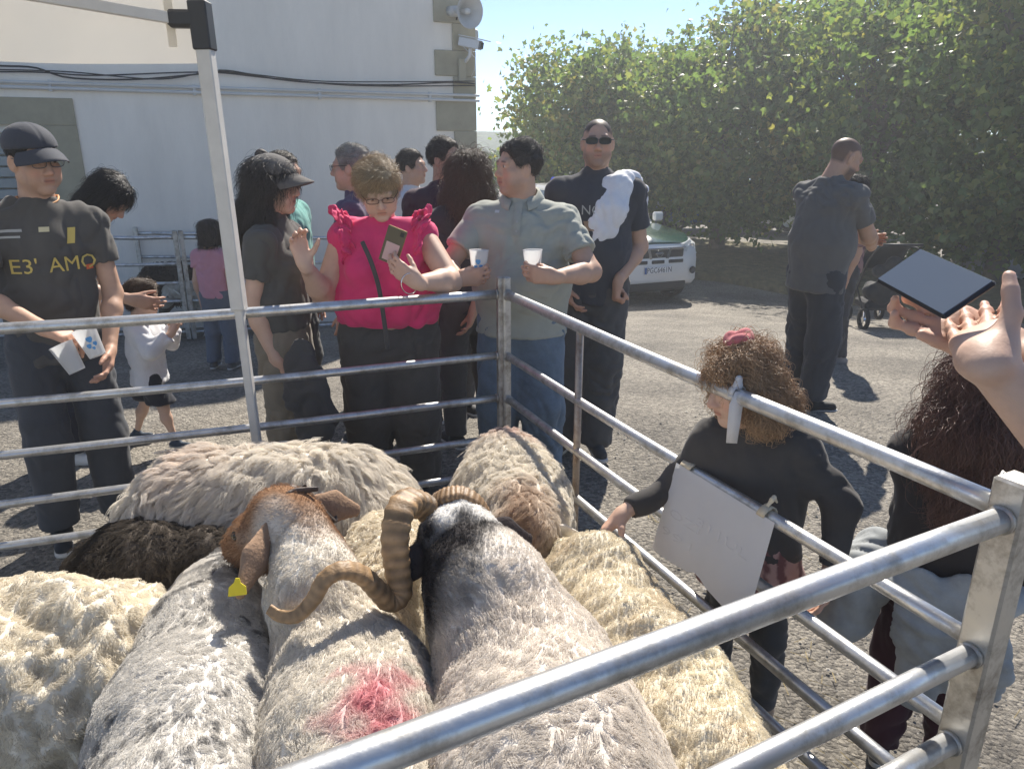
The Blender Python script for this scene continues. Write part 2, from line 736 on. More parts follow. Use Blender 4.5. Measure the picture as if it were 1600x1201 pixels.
# ------------------------------------------------------------------ white building
M_STUCCO = mat("white_stucco", (0.85, 0.79, 0.70), 0.9, noise=0.09, nscale=1.6, aniso=(1, 1, .25), bump=0.35, bscale=70, bdist=0.01)
M_QUOIN = mat("ochre_stone_paint", (0.37, 0.335, 0.24), 0.85, noise=0.12, nscale=4, bump=0.3, bscale=40, bdist=0.01)
M_PIPE = mat("painted_conduit", (0.62, 0.62, 0.6), 0.6, noise=0.1, nscale=3)
M_CABLE = mat("black_cable", (0.03, 0.03, 0.03), 0.6)
M_SHUTTER = mat("grey_shutter", (0.32, 0.34, 0.33), 0.6, noise=0.1, nscale=5)
M_WINFRAME = mat("window_frame_white", (0.72, 0.73, 0.72), 0.5)
M_GLASSD = mat("dark_glass", (0.05, 0.06, 0.07), 0.08, spec=0.8)

BC = AY(742, 300, 10.4)          # the corner
BC[2] = 0
BU = nrm(V(-0.905, -0.426, 0))   # along the facade, away from the corner
BN = V(BU[1] * -1, BU[0], 0)     # outward, towards the yard
if BN[1] > 0:
    BN = -BN
BR = np.stack([BU, BN, V(0, 0, 1)], 1)     # columns: along, outward, up


def on_wall(px, py, off=0.0):
    """(distance from the corner along the facade, height) where a sight line meets the facade"""
    d = ray(px, py)
    o = V(0, 0, CAMH)
    t = ((BC + BN * off - o) @ BN) / (d @ BN)
    p = o + d * t
    return (p - BC) @ BU, p[2]


def wbox(mb, s0, s1, z0, z1, d0, d1, bev=0.0):
    c = BC + BU * (s0 + s1) / 2 + BN * (d0 + d1) / 2 + V(0, 0, (z0 + z1) / 2)
    return mb.box(c, (abs(s1 - s0), abs(d1 - d0), abs(z1 - z0)), BR, bev)


B0 = float(gz(9.0)) - 0.4
bld = empty("house", (BC[0], BC[1], B0), "white rendered building with ochre corner blocks beside the yard", "building")
ws1, wz1 = on_wall(34, 196)       # window opening: upper end nearest the corner
ws0, wz0 = ws1 + 1.25, wz1 - 1.6
mb = MB()
for (s0, s1, z0, z1) in ((0, ws1, B0, 5.6), (ws0, 14, B0, 5.6), (ws1, ws0, wz1, 5.6), (ws1, ws0, B0, wz0)):
    wbox(mb, s0, s1, z0, z1, 0, -0.35)
mb.box(BC + BU * 7 - BN * 4.2 + V(0, 0, (5.6 + B0) / 2), (14, 7.69, 5.6 - B0 - 0.02), BR)
mb.build("wall", M_STUCCO, bld)
# window with its painted surround, frame, shutter
sa, za = on_wall(113, 154)
mb = MB()
wbox(mb, ws1 - 0.005, sa, wz0 - 0.1, wz1 + 0.002, 0.0, 0.022, 0.004)
wbox(mb, ws0 + 0.36, sa, wz1 + 0.004, za, 0.0, 0.024, 0.004)
wbox(mb, ws0 + 0.005, ws0 + 0.36, wz0 - 0.1, wz1 + 0.002, 0.0, 0.022, 0.004)
mb.build("window_surround", M_QUOIN, bld)
win = MB()
wbox(win, ws1, ws1 + 0.07, wz0, wz1, -0.16, -0.11)
wbox(win, ws1 + 0.55, ws1 + 0.63, wz0, wz1, -0.16, -0.11)
wbox(win, ws0 - 0.07, ws0, wz0, wz1, -0.16, -0.11)
wbox(win, ws1 + 0.07, ws0 - 0.07, wz1 - 0.07, wz1, -0.16, -0.115)
wn_o = win.build("window", M_WINFRAME, bld)
mb = MB()
for k in range(13):
    wbox(mb, ws1 + 0.075, ws1 + 0.545, wz1 - 0.08 - k * 0.115, wz1 - 0.18 - k * 0.115, -0.15, -0.13, 0.01)
mb.build("shutter", M_SHUTTER, wn_o)
mb = MB()
wbox(mb, ws1 + 0.632, ws0 - 0.072, wz0, wz1 - 0.072, -0.15, -0.14)
mb.build("pane", M_GLASSD, wn_o)
# corner blocks, long and short in turn
zs = [on_wall(720, y)[1] for y in (38, 80, 120, 157, 205, 247)]
qh = (zs[3] - zs[5]) / 2
sl, ss = on_wall(681, 180)[0], on_wall(706, 60)[0]
blocks = [(sl, zs[4], zs[3]), (ss, zs[5], zs[4]), (ss, zs[3], zs[2]), (sl, zs[2], zs[1]), (ss, zs[1], zs[0]), (sl, zs[0], zs[0] + qh)]
z, k = zs[5], 0
while z > B0:
    blocks.append((sl if k % 2 == 0 else ss, z - qh, z))
    z -= qh
    k += 1
z, k = zs[0] + qh, 1
while z < 5.5:
    blocks.append((sl if k % 2 == 0 else ss, z, z + qh))
    z += qh
    k += 1
for (s, a, b) in blocks:
    mb = MB()
    wbox(mb, -0.03, s, a + 0.002, b - 0.002, 0.001, 0.03, 0.006)
    mb.build("corner_block", M_QUOIN, bld)
# two conduits on brackets along the facade
for (pa, pb) in (((0, 128), (742, 150)), ((0, 136), (742, 158))):
    za_, zb_ = on_wall(*pb)[1], on_wall(pa[0], pa[1])[1]
    zc = 0.5 * (za_ + zb_)
    mb = MB()
    mb.tube([BC + BU * s + BN * 0.055 + V(0, 0, za_ + (zb_ - za_) * s / 6.0) for s in np.linspace(-0.06, 13, 14)], 0.017, 8)
    for s in np.arange(0.6, 12.5, 1.4):
        wbox(mb, s, s + 0.03, za_ + (zb_ - za_) * s / 6 - 0.03, za_ + (zb_ - za_) * s / 6 + 0.03, 0, 0.06)
    auto_smooth(mb.build("conduit", M_PIPE, bld))


def cable(pxs, off, r, name, label):
    pts = []
    for (px, py) in pxs:
        s, z = on_wall(px, py, off)
        pts.append(BC + BU * s + BN * off + V(0, 0, z))
    pts = np.array(pts)
    t = np.linspace(0, len(pts) - 1, 40)
    i = np.clip(t.astype(int), 0, len(pts) - 2)
    u = (t - i)[:, None]
    g = np.gradient(pts, axis=0)
    P = (2 * u**3 - 3 * u**2 + 1) * pts[i] + (u**3 - 2 * u**2 + u) * g[i] + (-2 * u**3 + 3 * u**2) * pts[i + 1] + (u**3 - u**2) * g[i + 1]
    mb = MB()
    mb.tube(list(P), r, 6)
    o = mb.build(name, M_CABLE, None, True)
    tag(o, label, "cable", "cables along the facade")


cable([(-60, 98), (0, 103), (55, 106), (110, 122), (220, 124), (330, 114), (360, 113), (470, 128), (600, 133), (700, 129), (742, 131)], 0.09, 0.010,
      "facade_cable", "black cable sagging twice below the conduit line of the white building")
cable([(-60, 112), (60, 113), (150, 118), (320, 113), (420, 122), (560, 134), (742, 134)], 0.08, 0.008,
      "facade_cable", "thin black cable running level just above the white conduits")
cable([(-60, 108), (100, 112), (250, 124), (340, 110), (400, 117), (500, 127), (640, 128), (742, 127)], 0.10, 0.007,
      "facade_cable", "slack thin black cable looping over the other cables on the facade")

# horn loudspeaker near the corner
M_HORN = mat("grey_horn_plastic", (0.52, 0.52, 0.5), 0.5, noise=0.06)
M_DARKM = mat("dark_metal", (0.06, 0.06, 0.06), 0.45, metal=0.6)
s_, z_ = on_wall(727, 18, 0.35)
hp = BC + BU * s_ + BN * 0.35 + V(0, 0, z_)
ls = empty("loudspeaker", hp, "grey horn loudspeaker fixed high on the building corner", "loudspeaker")
hd = nrm(V(0.62, -0.75, -0.12))
hx = nrm(np.cross(hd, V(0, 0, 1)))
HR = np.stack([hx, np.cross(hd, hx), hd], 1)
mb = MB().lathe([(0.03, -0.2), (0.05, -0.12), (0.085, -0.02), (0.135, 0.05), (0.19, 0.09), (0.197, 0.1), (0.187, 0.098), (0.13, 0.055), (0.08, -0.01), (0.045, -0.1), (0.0, -0.1)], 28, HR, hp)
mb.build("bell", M_HORN, ls, True)
MB().lathe([(0.0, 0.075), (0.03, 0.07), (0.035, 0.03), (0.02, -0.1)], 16, HR, hp).build("reflex_cone", mat("pale_cap", (0.7, 0.7, 0.68), 0.5), ls, True)
MB().lathe([(0, -0.33), (0.06, -0.33), (0.065, -0.2), (0.03, -0.19)], 16, HR, hp).build("driver_unit", M_HORN, ls, True)
mb = MB().tube([hp - hd * 0.15, hp - BN * 0.3 - V(0, 0, .05)], 0.012, 6)
mb.build("bracket", M_DARKM, ls)

# surveillance camera under it
s_, z_ = on_wall(735, 68, 0.2)
cp = BC + BU * s_ + BN * 0.2 + V(0, 0, z_)
cam_r = empty("surveillance_camera", cp, "white box surveillance camera with sun hood on the building corner", "camera")
cd = nrm(V(0.85, -0.45, -0.22))
cx_ = nrm(np.cross(cd, V(0, 0, 1)))
CR = np.stack([cx_, cd, np.cross(cx_, cd)], 1)
M_CAMW = mat("camera_housing_paint", (0.66, 0.67, 0.68), 0.4)
MB().box(cp, (0.12, 0.3, 0.11), CR, 0.012).build("housing", M_CAMW, cam_r)
MB().box(cp + CR[:, 2] * 0.068 + cd * 0.05, (0.15, 0.4, 0.012), CR, 0.004).build("sun_hood", M_CAMW, cam_r)
MB().box(cp + cd * 0.158, (0.09, 0.03, 0.08), CR, 0.006).build("lens_window", M_GLASSD, cam_r)
mb = MB().tube([cp - V(0, 0, .05), cp - V(0, 0, .14) - BN * 0.03, cp - V(0, 0, .2) - BN * .12 + BU * 0.02, cp - V(0, 0, .2) - BN * .2 + BU * 0.02], 0.022, 8)
mb.build("arm", M_CAMW, cam_r, True)
MB().tube([cp - cd * .12 - V(0, 0, .05), cp + V(.06, 0, -.17), cp + V(.05, .02, -.3), cp + V(.0, .1, -.38)], 0.006, 6).build("lead", M_PIPE, cam_r, True)
s_, z_ = on_wall(722, 122, 0.05)
MB().box(BC + BU * s_ + BN * 0.06 + V(0, 0, z_ + .08), (0.1, 0.05, 0.3), BR, 0.01).build("junction_box", M_QUOIN, cam_r)
s_, z_ = on_wall(746, 52, 0.1)
d2 = BC + BU * s_ + BN * -0.05 + V(0, 0, z_)
dome = empty("dome_camera", d2, "small grey dome camera behind the box camera at the corner", "camera")
MB().lathe([(0, 0.06), (0.06, 0.06), (0.07, 0.03), (0.07, -0.03), (0.05, -0.08), (0.02, -0.1), (0, -0.1)], 18, None, d2).build("dome", M_HORN, dome, True)
MB().tube([d2 + V(0, 0, 0.03), d2 + V(-.12, 0, 0.03)], 0.02, 8).build("bracket", M_HORN, dome, True)


# ------------------------------------------------------------------ plane trees
def leaf_material():
    m = bpy.data.materials.new("plane_leaves")
    m.use_nodes = True
    N, L = m.node_tree.nodes, m.node_tree.links
    bs, out = N['Principled BSDF'], N['Material Output']
    at = N.new('ShaderNodeAttribute')
    at.attribute_name = 'col'
    bs.inputs['Roughness'].default_value = 0.42
    bs.inputs['Specular IOR Level'].default_value = 0.5
    L.new(at.outputs['Color'], bs.inputs['Base Color'])
    tr = N.new('ShaderNodeBsdfTranslucent')
    hs = N.new('ShaderNodeMix')
    hs.data_type, hs.blend_type = 'RGBA', 'MULTIPLY'
    hs.inputs[0].default_value = 1.0
    hs.inputs[7].default_value = (1.5, 1.5, 0.75, 1)
    L.new(at.outputs['Color'], hs.inputs[6])
    L.new(hs.outputs[2], tr.inputs[0])
    ms = N.new('ShaderNodeMixShader')
    ms.inputs[0].default_value = 0.5
    L.new(bs.outputs[0], ms.inputs[1])
    L.new(tr.outputs[0], ms.inputs[2])
    L.new(ms.outputs[0], out.inputs[0])
    return m


M_LEAF = leaf_material()
M_BARK = mat("plane_bark", (0.16, 0.14, 0.11), 0.9, noise=0.45, nscale=7, bump=0.6, bscale=18, bdist=0.02)
# one lobed leaf, folded along its midrib: 8 triangles
_lf = np.array([[0, 0, 0], [-.30, .10, .05], [-.50, .42, .10], [-.22, .50, .05], [0, 1.0, -.06], [.22, .50, .05], [.50, .42, .10], [.30, .10, .05], [0, .45, -.02]])
_lt = np.array([[0, 8, 1], [1, 8, 2], [2, 8, 3], [3, 8, 4], [4, 8, 5], [5, 8, 6], [6, 8, 7], [7, 8, 0]])


def leaves_mesh(pos, size, colr, rng, droop=0.5):
    n = len(pos)
    d = rng.normal(size=(n, 3))
    d[:, 2] -= droop
    d /= np.linalg.norm(d, axis=1, keepdims=True)
    r = rng.normal(size=(n, 3))
    x = np.cross(d, r)
    x /= np.linalg.norm(x, axis=1, keepdims=True) + 1e-9
    z = np.cross(x, d)
    L_ = _lf[None] * size[:, None, None]
    v = pos[:, None] + L_[:, :, :1] * x[:, None] + L_[:, :, 1:2] * d[:, None] + L_[:, :, 2:] * z[:, None]
    f = (_lt[None] + (np.arange(n) * 9)[:, None, None]).reshape(-1, 3)
    return v.reshape(-1, 3), f, np.repeat(colr, 9, axis=0)


def plane_tree(base, R, top, bot, n, seed, label, extra=0, tone=1.0, lsize=0.148):
    rng = np.random.default_rng(seed)
    root = empty("plane_tree", base, label, "tree", "clipped plane trees along the yard edge")
    H = top - base[2]
    mid = V(base[0], base[1], (top + bot) / 2)
    hz = (top - bot) / 2
    mb = MB()
    kn = base + V(rng.normal() * .1, rng.normal() * .1, H * 0.42)
    mb.tube([base - V(0, 0, .1), base + V(0, 0, .25), base + (kn - base) * .5 + V(.04, 0, 0), kn], [.24, .19, .16, .15], 10)
    mb.build("trunk", M_BARK, root, True)
    limbs = MB()
    nl = 9
    tips = []
    for k in range(nl):
        a = k * 6.283 / nl + rng.normal() * .25
        e = rng.uniform(.35, 1.25)
        tip = kn + V(math.cos(a) * math.cos(e) * R * .85, math.sin(a) * math.cos(e) * R * .85, math.sin(e) * H * .5)
        m1 = kn + (tip - kn) * .5 + V(0, 0, rng.uniform(-.1, .3))
        limbs.tube([kn - V(0, 0, .05), m1, tip], [.09, .05, .015], 6)
        for q in range(3):
            t2 = tip + V(*rng.normal(size=3)) * V(.6, .6, .5)
            limbs.tube([m1, (m1 + t2) / 2 + V(0, 0, .1), t2], [.035, .02, .006], 5)
        tips.append(tip)
    limbs.build("limb", M_BARK, root, True)
    # leaf clumps: most near the outer skin, a looser fill within
    nc = 150
    dirs = rng.normal(size=(nc, 3))
    dirs /= np.linalg.norm(dirs, axis=1, keepdims=True)
    rad = rng.uniform(.45, 1.02, nc) ** .6
    cc = mid + dirs * np.array([R, R, hz]) * rad[:, None]
    cc[:, 2] += 0.18 * hz * wob(cc, 0.7, seed)
    w = rng.uniform(.3, 1.6, nc)
    ci = rng.choice(nc, n, p=w / w.sum())
    pos = cc[ci] + rng.normal(size=(n, 3)) * np.array([.36, .36, .30]) * rng.uniform(.5, 1.3, (n, 1))
    if extra:      # long shoots standing out of the crown
        for s in range(extra):
            a, rr = rng.uniform(0, 6.28), R * rng.uniform(.1, .95)
            p0 = mid + V(math.cos(a) * rr, math.sin(a) * rr, hz * math.sqrt(max(0, 1 - (rr / R) ** 2)) * .85)
            p1 = p0 + V(rng.normal() * .12, rng.normal() * .12, rng.uniform(.5, 1.0))
            m_ = 22
            t = rng.random(m_)[:, None]
            pos = np.concatenate([pos, p0 + (p1 - p0) * t + rng.normal(size=(m_, 3)) * .075])
    pos = pos[pos[:, 2] > gz(pos[:, 1]) + 0.28]
    m_ = len(pos)
    size = lsize * rng.uniform(.6, 1.25, m_)
    tint = rng.random(m_)
    cl = np.array([[.10, .16, .06], [.14, .20, .07], [.19, .22, .075], [.24, .22, .08]])
    c = cl[np.minimum((tint ** 1.6 * 3.0 + .9 * wob(pos, .55, seed + 1).clip(-1, 1)).clip(0, 3).astype(int), 3)]
    c = c * rng.uniform(.7, 1.25, (m_, 1)) * tone
    v, f, c = leaves_mesh(pos, size, c, rng)
    o = wmesh("crown", v, f, M_LEAF, root, c, smooth=False)
    return root


# the row runs from far behind the police car towards the house side of the yard's right edge
for i, (x, y, R, top, n, ex, lab) in enumerate((
        (1.95, 19.5, 2.1, 3.9, 15000, 8, "plane tree with tall loose shoots behind the white and green car"),
        (4.9, 17.8, 2.3, 4.35, 16000, 9, "clipped plane tree with yellowing crown second along the row from the car"),
        (7.4, 15.4, 2.3, 5.0, 14000, 6, "clipped plane tree rising behind the man in the grey t-shirt"),
        (8.4, 12.8, 2.3, 5.2, 14000, 4, "dark plane tree spreading above the parked silver car"),
        (9.6, 10.2, 2.4, 5.4, 12000, 3, "plane tree with low dark crown at the end of the row nearest the pushchair"),
        (4.0, 22.6, 2.4, 4.4, 9000, 6, "plane tree set back behind the row of clipped trees"),
        (8.8, 19.2, 2.8, 5.8, 10000, 4, "tall plane tree set back between two trees of the front row"))):
    plane_tree(V(x, y, float(gz(y))), R, top, float(gz(y)) + (.5 if i < 5 else 1.0), int(n * 1.3), 20 + i, lab, ex, 1.1)
# a distant tree and a mast seen in the gap beside the house corner
plane_tree(V(-0.9, 40.0, float(gz(40))), 1.0, 1.15, -.4, 1600, 41, "small far tree in the gap beside the building corner", 0, .8, .22)

# low wooded rise closing the view beyond the trees
hv_, hf_ = [], []
nh = 60
for i in range(nh):
    x = -80 + 160 * i / (nh - 1)
    for (y, z) in ((70, -1.2), (80, 1.2 + .8 * math.sin(x * .11) + .5 * math.sin(x * .31 + 1)), (95, 2.6 + .9 * math.sin(x * .07 + 2))):
        hv_.append([x, y, z])
hf_ = [[i * 3 + k, (i + 1) * 3 + k, (i + 1) * 3 + k + 1, i * 3 + k + 1] for i in range(nh - 1) for k in range(2)]
tag(wmesh("hill", hv_, hf_, mat("far_woodland", (.06, .085, .035), .95, noise=.5, nscale=.8, bump=.8, bscale=1.5, bdist=.6), None), kind='structure')
# grassy bank with a stone kerb under the trees
M_VERGE = mat("dry_verge_soil", (0.13, 0.115, 0.06), 0.95, noise=0.5, nscale=6, bump=0.8, bscale=20, bdist=0.04)
kp = [V(2.4, 15.6, 0), V(4.2, 14.6, 0), V(5.3, 12.9, 0), V(6.1, 10.9, 0), V(7.0, 8.6, 0), V(7.6, 6.5, 0)]
v, f = [], []
for i, p in enumerate(kp):
    t = nrm(kp[min(i + 1, 5)] - kp[max(i - 1, 0)])
    sdv = V(-t[1], t[0], 0)
    if sdv[0] < 0:
        sdv = -sdv
    g = float(gz(p[1]))
    for (o_, h_) in ((-.16, -.05), (-.15, .13), (.3, .17), (1.2, .24), (5, .2)):
        v.append(p + sdv * o_ + V(0, 0, g + h_))
for i in range(len(kp) - 1):
    for k in range(4):
        a = i * 5 + k
        f.append([a, a + 1, a + 6, a + 5])
tag(wmesh("verge", v, f, M_VERGE, None), kind='structure')
# ------------------------------------------------------------------ vehicles
M_CARW = mat("white_car_paint", (0.74, 0.75, 0.74), 0.25, coat=0.6, noise=0.03, nscale=2)
M_CARG = mat("dark_green_car_paint", (0.012, 0.06, 0.048), 0.2, coat=0.8)
M_CARS = mat("silver_car_paint", (0.33, 0.34, 0.35), 0.28, metal=0.5, coat=0.5)
M_CARB = mat("blue_car_paint", (0.03, 0.11, 0.32), 0.25, coat=0.7)
M_TYRE = mat("tyre_rubber", (0.02, 0.02, 0.02), 0.85)
M_RIM = mat("rim_alloy", (0.45, 0.46, 0.47), 0.3, metal=0.8)
M_CHROME = mat("chrome_trim", (0.75, 0.76, 0.77), 0.12, metal=1.0)
M_BLACKP = mat("black_plastic", (0.022, 0.022, 0.024), 0.5)
M_LAMP = mat("headlamp_glass", (0.55, 0.58, 0.6), 0.08, spec=0.9)
M_BLUEL = mat("blue_beacon_plastic", (0.015, 0.05, 0.62), 0.12, trans=0.3)
M_SCREEN = mat("windscreen_glass", (0.12, 0.15, 0.16), 0.04, spec=1.0)
M_PLATE = mat("plate_white", (0.78, 0.78, 0.78), 0.4)
M_INK = mat("black_ink", (0.02, 0.02, 0.022), 0.6)


def loft(secs):
    """secs: list of (y, [(x, z), ...]) half sections from sill to centre top, mirrored"""
    v, f = [], []
    m = len(secs[0][1])
    for (y, s) in secs:
        for (x, z) in s:
            v.append([x, y, z])
        for (x, z) in s[::-1]:
            v.append([-x, y, z])
    n = 2 * m
    for i in range(len(secs) - 1):
        for k in range(n):
            a, b = i * n + k, i * n + (k + 1) % n
            f.append([a, a + n, b + n, b])
    f.append(list(range(n)))
    f.append(list(range((len(secs) - 1) * n, len(secs) * n))[::-1])
    return np.array(v, float), f


def wheel(root, c, axis, r, T):
    mbt = MB()
    Rw = np.stack([V(0, 1, 0), V(0, 0, 1), V(1, 0, 0)], 1)
    mbt.lathe([(r * .62, -.1), (r * .92, -.11), (r, -.08), (r, .08), (r * .92, .11), (r * .62, .1)], 26, Rw, c)
    t = mbt.build("wheel", M_TYRE, root, True, T)
    mbr = MB().lathe([(0, .07), (r * .2, .075), (r * .25, .05), (r * .56, .06), (r * .62, .1), (r * .62, -.1)], 20, Rw * (1 if axis > 0 else 1), c)
    if axis < 0:
        mbr = MB().lathe([(0, -.07), (r * .2, -.075), (r * .25, -.05), (r * .56, -.06), (r * .62, -.1), (r * .62, .1)], 20, Rw, c)
    mbr.build("rim", M_RIM, t, True, T)


def make_car(name, label, loc, heading, paint, hood_paint, suv=True, plate=None, beacon=False, group=None, hh=1.0):
    """heading: world angle of the bonnet direction; local y forward, x to the car's right"""
    fw = V(math.cos(heading), math.sin(heading), 0)
    rt = V(fw[1], -fw[0], 0)
    T = (np.stack([rt, fw, V(0, 0, 1)], 1), np.asarray(loc, float))
    root = empty(name, loc, label, "car", group)
    zh = 1.06 * hh if suv else 0.86
    top = 1.76 * hh if suv else 1.44
    gc = .26 if suv else .18
    lo = lambda w, z0, z1, zt: [(w * .93, z0), (w, z0 + .06), (w * 1.0, z1 - .12), (w * .97, z1), (w * .86, zt), (0, zt + .02)]
    secs = [(2.30, lo(.62, gc + .12, zh - .32, zh - .28)), (2.24, lo(.78, gc + .06, zh - .22, zh - .16)), (2.08, lo(.87, gc, zh - .11, zh - .05)),
            (1.85, lo(.895, gc, zh - .06, zh)), (1.0, lo(.90, gc, zh + .0, zh + .08)), (.5, lo(.90, gc, zh + .0, zh + .1)),
            (-1.9, lo(.90, gc, zh + .05, zh + .12)), (-2.2, lo(.87, gc + .1, zh, zh + .1)), (-2.28, lo(.8, gc + .15, zh - .1, zh))]
    secs = [(y, [(x, z) for (x, z) in q]) for (y, q) in secs]
    v, f = loft(secs)
    body = auto_smooth(wmesh("body", v @ T[0].T + T[1], f, paint, root), 35)
    # bonnet laid on the wings, in its own paint
    hs = [(2.17, [(.70, zh - .13), (.62, zh - .085), (0, zh - .06)]), (2.05, [(.80, zh - .085), (.72, zh - .03), (0, zh + .0)]), (1.85, [(.885, zh - .075), (.80, zh + .022), (0, zh + .045)]),
          (1.0, [(.895, zh + .0), (.82, zh + .10), (0, zh + .12)]), (.9, [(.895, zh + .0), (.82, zh + .10), (0, zh + .12)])]
    v, f = loft(hs)
    auto_smooth(wmesh("bonnet", v @ T[0].T + T[1], f, hood_paint, root), 40)
    ws_ = .92
    gh = [(ws_, zh + .06, .80, zh + .1), (.18, top - .04, .62, top), (-1.55, top - .05, .60, top), (-2.18, zh + .1, .76, zh + .12)]
    cab = [(y, [(w + .05, zh + .02), (w, min(z0, z1)), (w * .93, z1), (0, z1 + .015)]) for (y, z0, w, z1) in gh]
    v, f = loft(cab)
    auto_smooth(wmesh("roof", v @ T[0].T + T[1], f, paint, root), 30)
    # glass set just proud of the cabin
    mb = MB()
    a, b = V(0, ws_ + .012, zh + .135), V(0, .19, top - .02)
    mb.add([a + V(-.72, 0, 0), a + V(.72, 0, 0), b + V(.55, 0, 0), b + V(-.55, 0, 0), a + V(-.72, .02, .012), a + V(.72, .02, .012), b + V(.55, .02, .02), b + V(-.55, .02, .02)],
           [[4, 5, 6, 7], [0, 3, 2, 1], [0, 1, 5, 4], [1, 2, 6, 5], [2, 3, 7, 6], [3, 0, 4, 7]])
    mb.build("windscreen", M_SCREEN, root, False, T)
    for sd in (-1, 1):
        mb = MB()
        q = [V(sd * .775, .62, zh + .15), V(sd * .775, -1.75, zh + .16), V(sd * .632, -1.5, top - .09), V(sd * .632, .12, top - .09)]
        q2 = [p + V(sd * .03, 0, .012) for p in q]
        mb.add(q + q2, [[4, 5, 6, 7], [3, 2, 1, 0], [0, 1, 5, 4], [1, 2, 6, 5], [2, 3, 7, 6], [3, 0, 4, 7]])
        mb.build("side_window", M_SCREEN, root, False, T)
        mb = MB().box((sd * 1.0, .72, zh + .2), (.2, .1, .16), None, .03)
        mb.build("mirror", paint, root, False, T)
        # headlamp wraps the corner of the wing
        mb = MB()
        p = [V(sd * .50, 2.285, zh - .21), V(sd * .50, 2.25, zh - .10), V(sd * .72, 2.12, zh - .055), V(sd * .905, 1.86, zh - .05), V(sd * .91, 1.9, zh - .2), V(sd * .80, 2.22, zh - .27)]
        q = [x - V(sd * .02, .12, 0) for x in p]
        n = 6
        mb.add(p + q, [list(range(n)), list(range(n, 2 * n))[::-1]] + [[i, i + n, (i + 1) % n + n, (i + 1) % n] for i in range(n)])
        hl = mb.build("headlight", M_LAMP, root, False, T)
        MB().lathe([(0, .0), (.05, .0), (.06, .03), (.055, .035)], 14, np.stack([V(1, 0, 0), V(0, 0, 1), V(0, 1, 0)], 1), (sd * .68, 2.20, zh - .155)).build("lens", M_CHROME, hl, True, T)
        MB().lathe([(0, .0), (.05, .0), (.06, .02)], 14, np.stack([V(1, 0, 0), V(0, 0, 1), V(0, 1, 0)], 1), (sd * .66, 2.31, gc + .28)).build("fog_lamp", M_BLACKP, root, True, T)
        for yy in (1.38, -1.35):
            wheel(root, V(sd * .82, yy, .34), sd, .34, T)
            # dark arch around the wheel
            arch = MB().lathe([(.36, -.05), (.43, -.05), (.43, .035), (.36, .03)], 24, np.stack([V(0, 1, 0), V(0, 0, 1), V(1, 0, 0)], 1), (sd * .88, yy, .34))
            arch.build("wheel_arch", M_BLACKP, root, True, T)
    # grille: dark opening, chrome uprights, round badge
    g = MB().box((0, 2.285, zh - .225), (.96, .06, .15), None, .02).build("grille", M_BLACKP, root, False, T)
    for sd in (-1, 1):
        MB().prism([(0, 0), (.05, 0), (.1, .16), (.05, .16)], V(sd, 0, 0), V(0, 0, 1), V(0, 1, 0), .02, (sd * .13, 2.312, zh - .305)).build("grille_bar", M_CHROME, g, False, T)
    mb = MB().box((0, 2.32, zh - .142), (1.0, .015, .016), None, .003)
    mb.build("grille_trim", M_CHROME, g, False, T)
    Rb = np.stack([V(1, 0, 0), V(0, 0, 1), V(0, 1, 0)], 1)
    mb = MB().lathe([(.048, .0), (.062, .0), (.062, .02), (.048, .02), (.048, .0)], 22, Rb, (0, 2.318, zh - .225))
    mb.box((0, 2.33, zh - .225), (.15, .012, .028), None, .004)
    mb.build("badge", M_CHROME, g, False, T)
    # lower intake slots, skid plate
    for x in (-.34, 0, .34):
        MB().box((x, 2.305, zh - .36), (.28 if x else .24, .02, .055), None, .008).build("intake_slot", M_BLACKP, root, False, T)
    MB().box((0, 2.24, gc + .06), (1.16, .1, .2), None, .03).build("skid_plate", M_BLACKP, root, False, T)
    MB().box((0, 0, gc - .02), (1.5, 4.0, .12)).build("underbody", M_BLACKP, root, False, T)
    if plate:
        pl = MB().box((0, 2.318, zh - .49), (.52, .016, .11), None, .004).build("number_plate", M_PLATE, root, False, T)
        # car's own right (-x local seen from the front on the viewer's left): blue strip
        MB().box((.24, 2.329, zh - .49), (.04, .006, .104)).build("blue_strip", M_CARB, pl, False, T)
        tv, tf = text_mesh(plate, .125)
        tv = np.stack([-tv[:, 0] * .80 - .02, np.full(len(tv), 2.3285), tv[:, 1] + zh - .49], 1)
        wmesh("lettering", tv @ T[0].T + T[1], tf, M_INK, pl, smooth=False)
    if beacon:
        lb = MB().box((0, -.35, top + .035), (1.1, .16, .05), None, .01).build("light_bar", M_PLATE, root, False, T)
        for sd in (-1, 1):
            MB().box((sd * .40, -.35, top + .115), (.42, .28, .11), None, .035).build("beacon", M_BLUEL, lb, False, T)
        MB().box((0, -.35, top + .105), (.36, .22, .08), None, .02).build("speaker_box", M_BLACKP, lb, False, T)
    return root


SUVP = AY(1026, 400, 11.9)
hdg = math.atan2(-2.05, 0.86)
fwd = V(math.cos(hdg), math.sin(hdg), 0)
sl_ = V(SUVP[0], SUVP[1], 0) - fwd * 2.25
make_car("police_car", "white four by four police car with dark green bonnet and blue beacons", V(sl_[0], sl_[1], float(gz(11.9)) + .0), hdg, M_CARW, M_CARG,
         True, "PGC6461N", True)
p = AY(1640, 440, 12.2)
make_car("parked_car", "silver car parked in shade under the dark plane tree", V(p[0] + 1.5, 13.0, float(gz(13.0)) + .16), math.radians(150), M_CARS, M_CARS, False)
p = AY(1100, 418, 24)
make_car("parked_car", "bright blue car glimpsed below the tree crowns beyond the bank", V(p[0], 24, -.72), math.radians(185), M_CARB, M_CARB, False)
p = AY(1185, 412, 23)
make_car("parked_car", "white car glimpsed below the tree crowns beyond the bank", V(p[0] + 1.9, 23, -.72), math.radians(178), M_CARW, M_CARW, False)
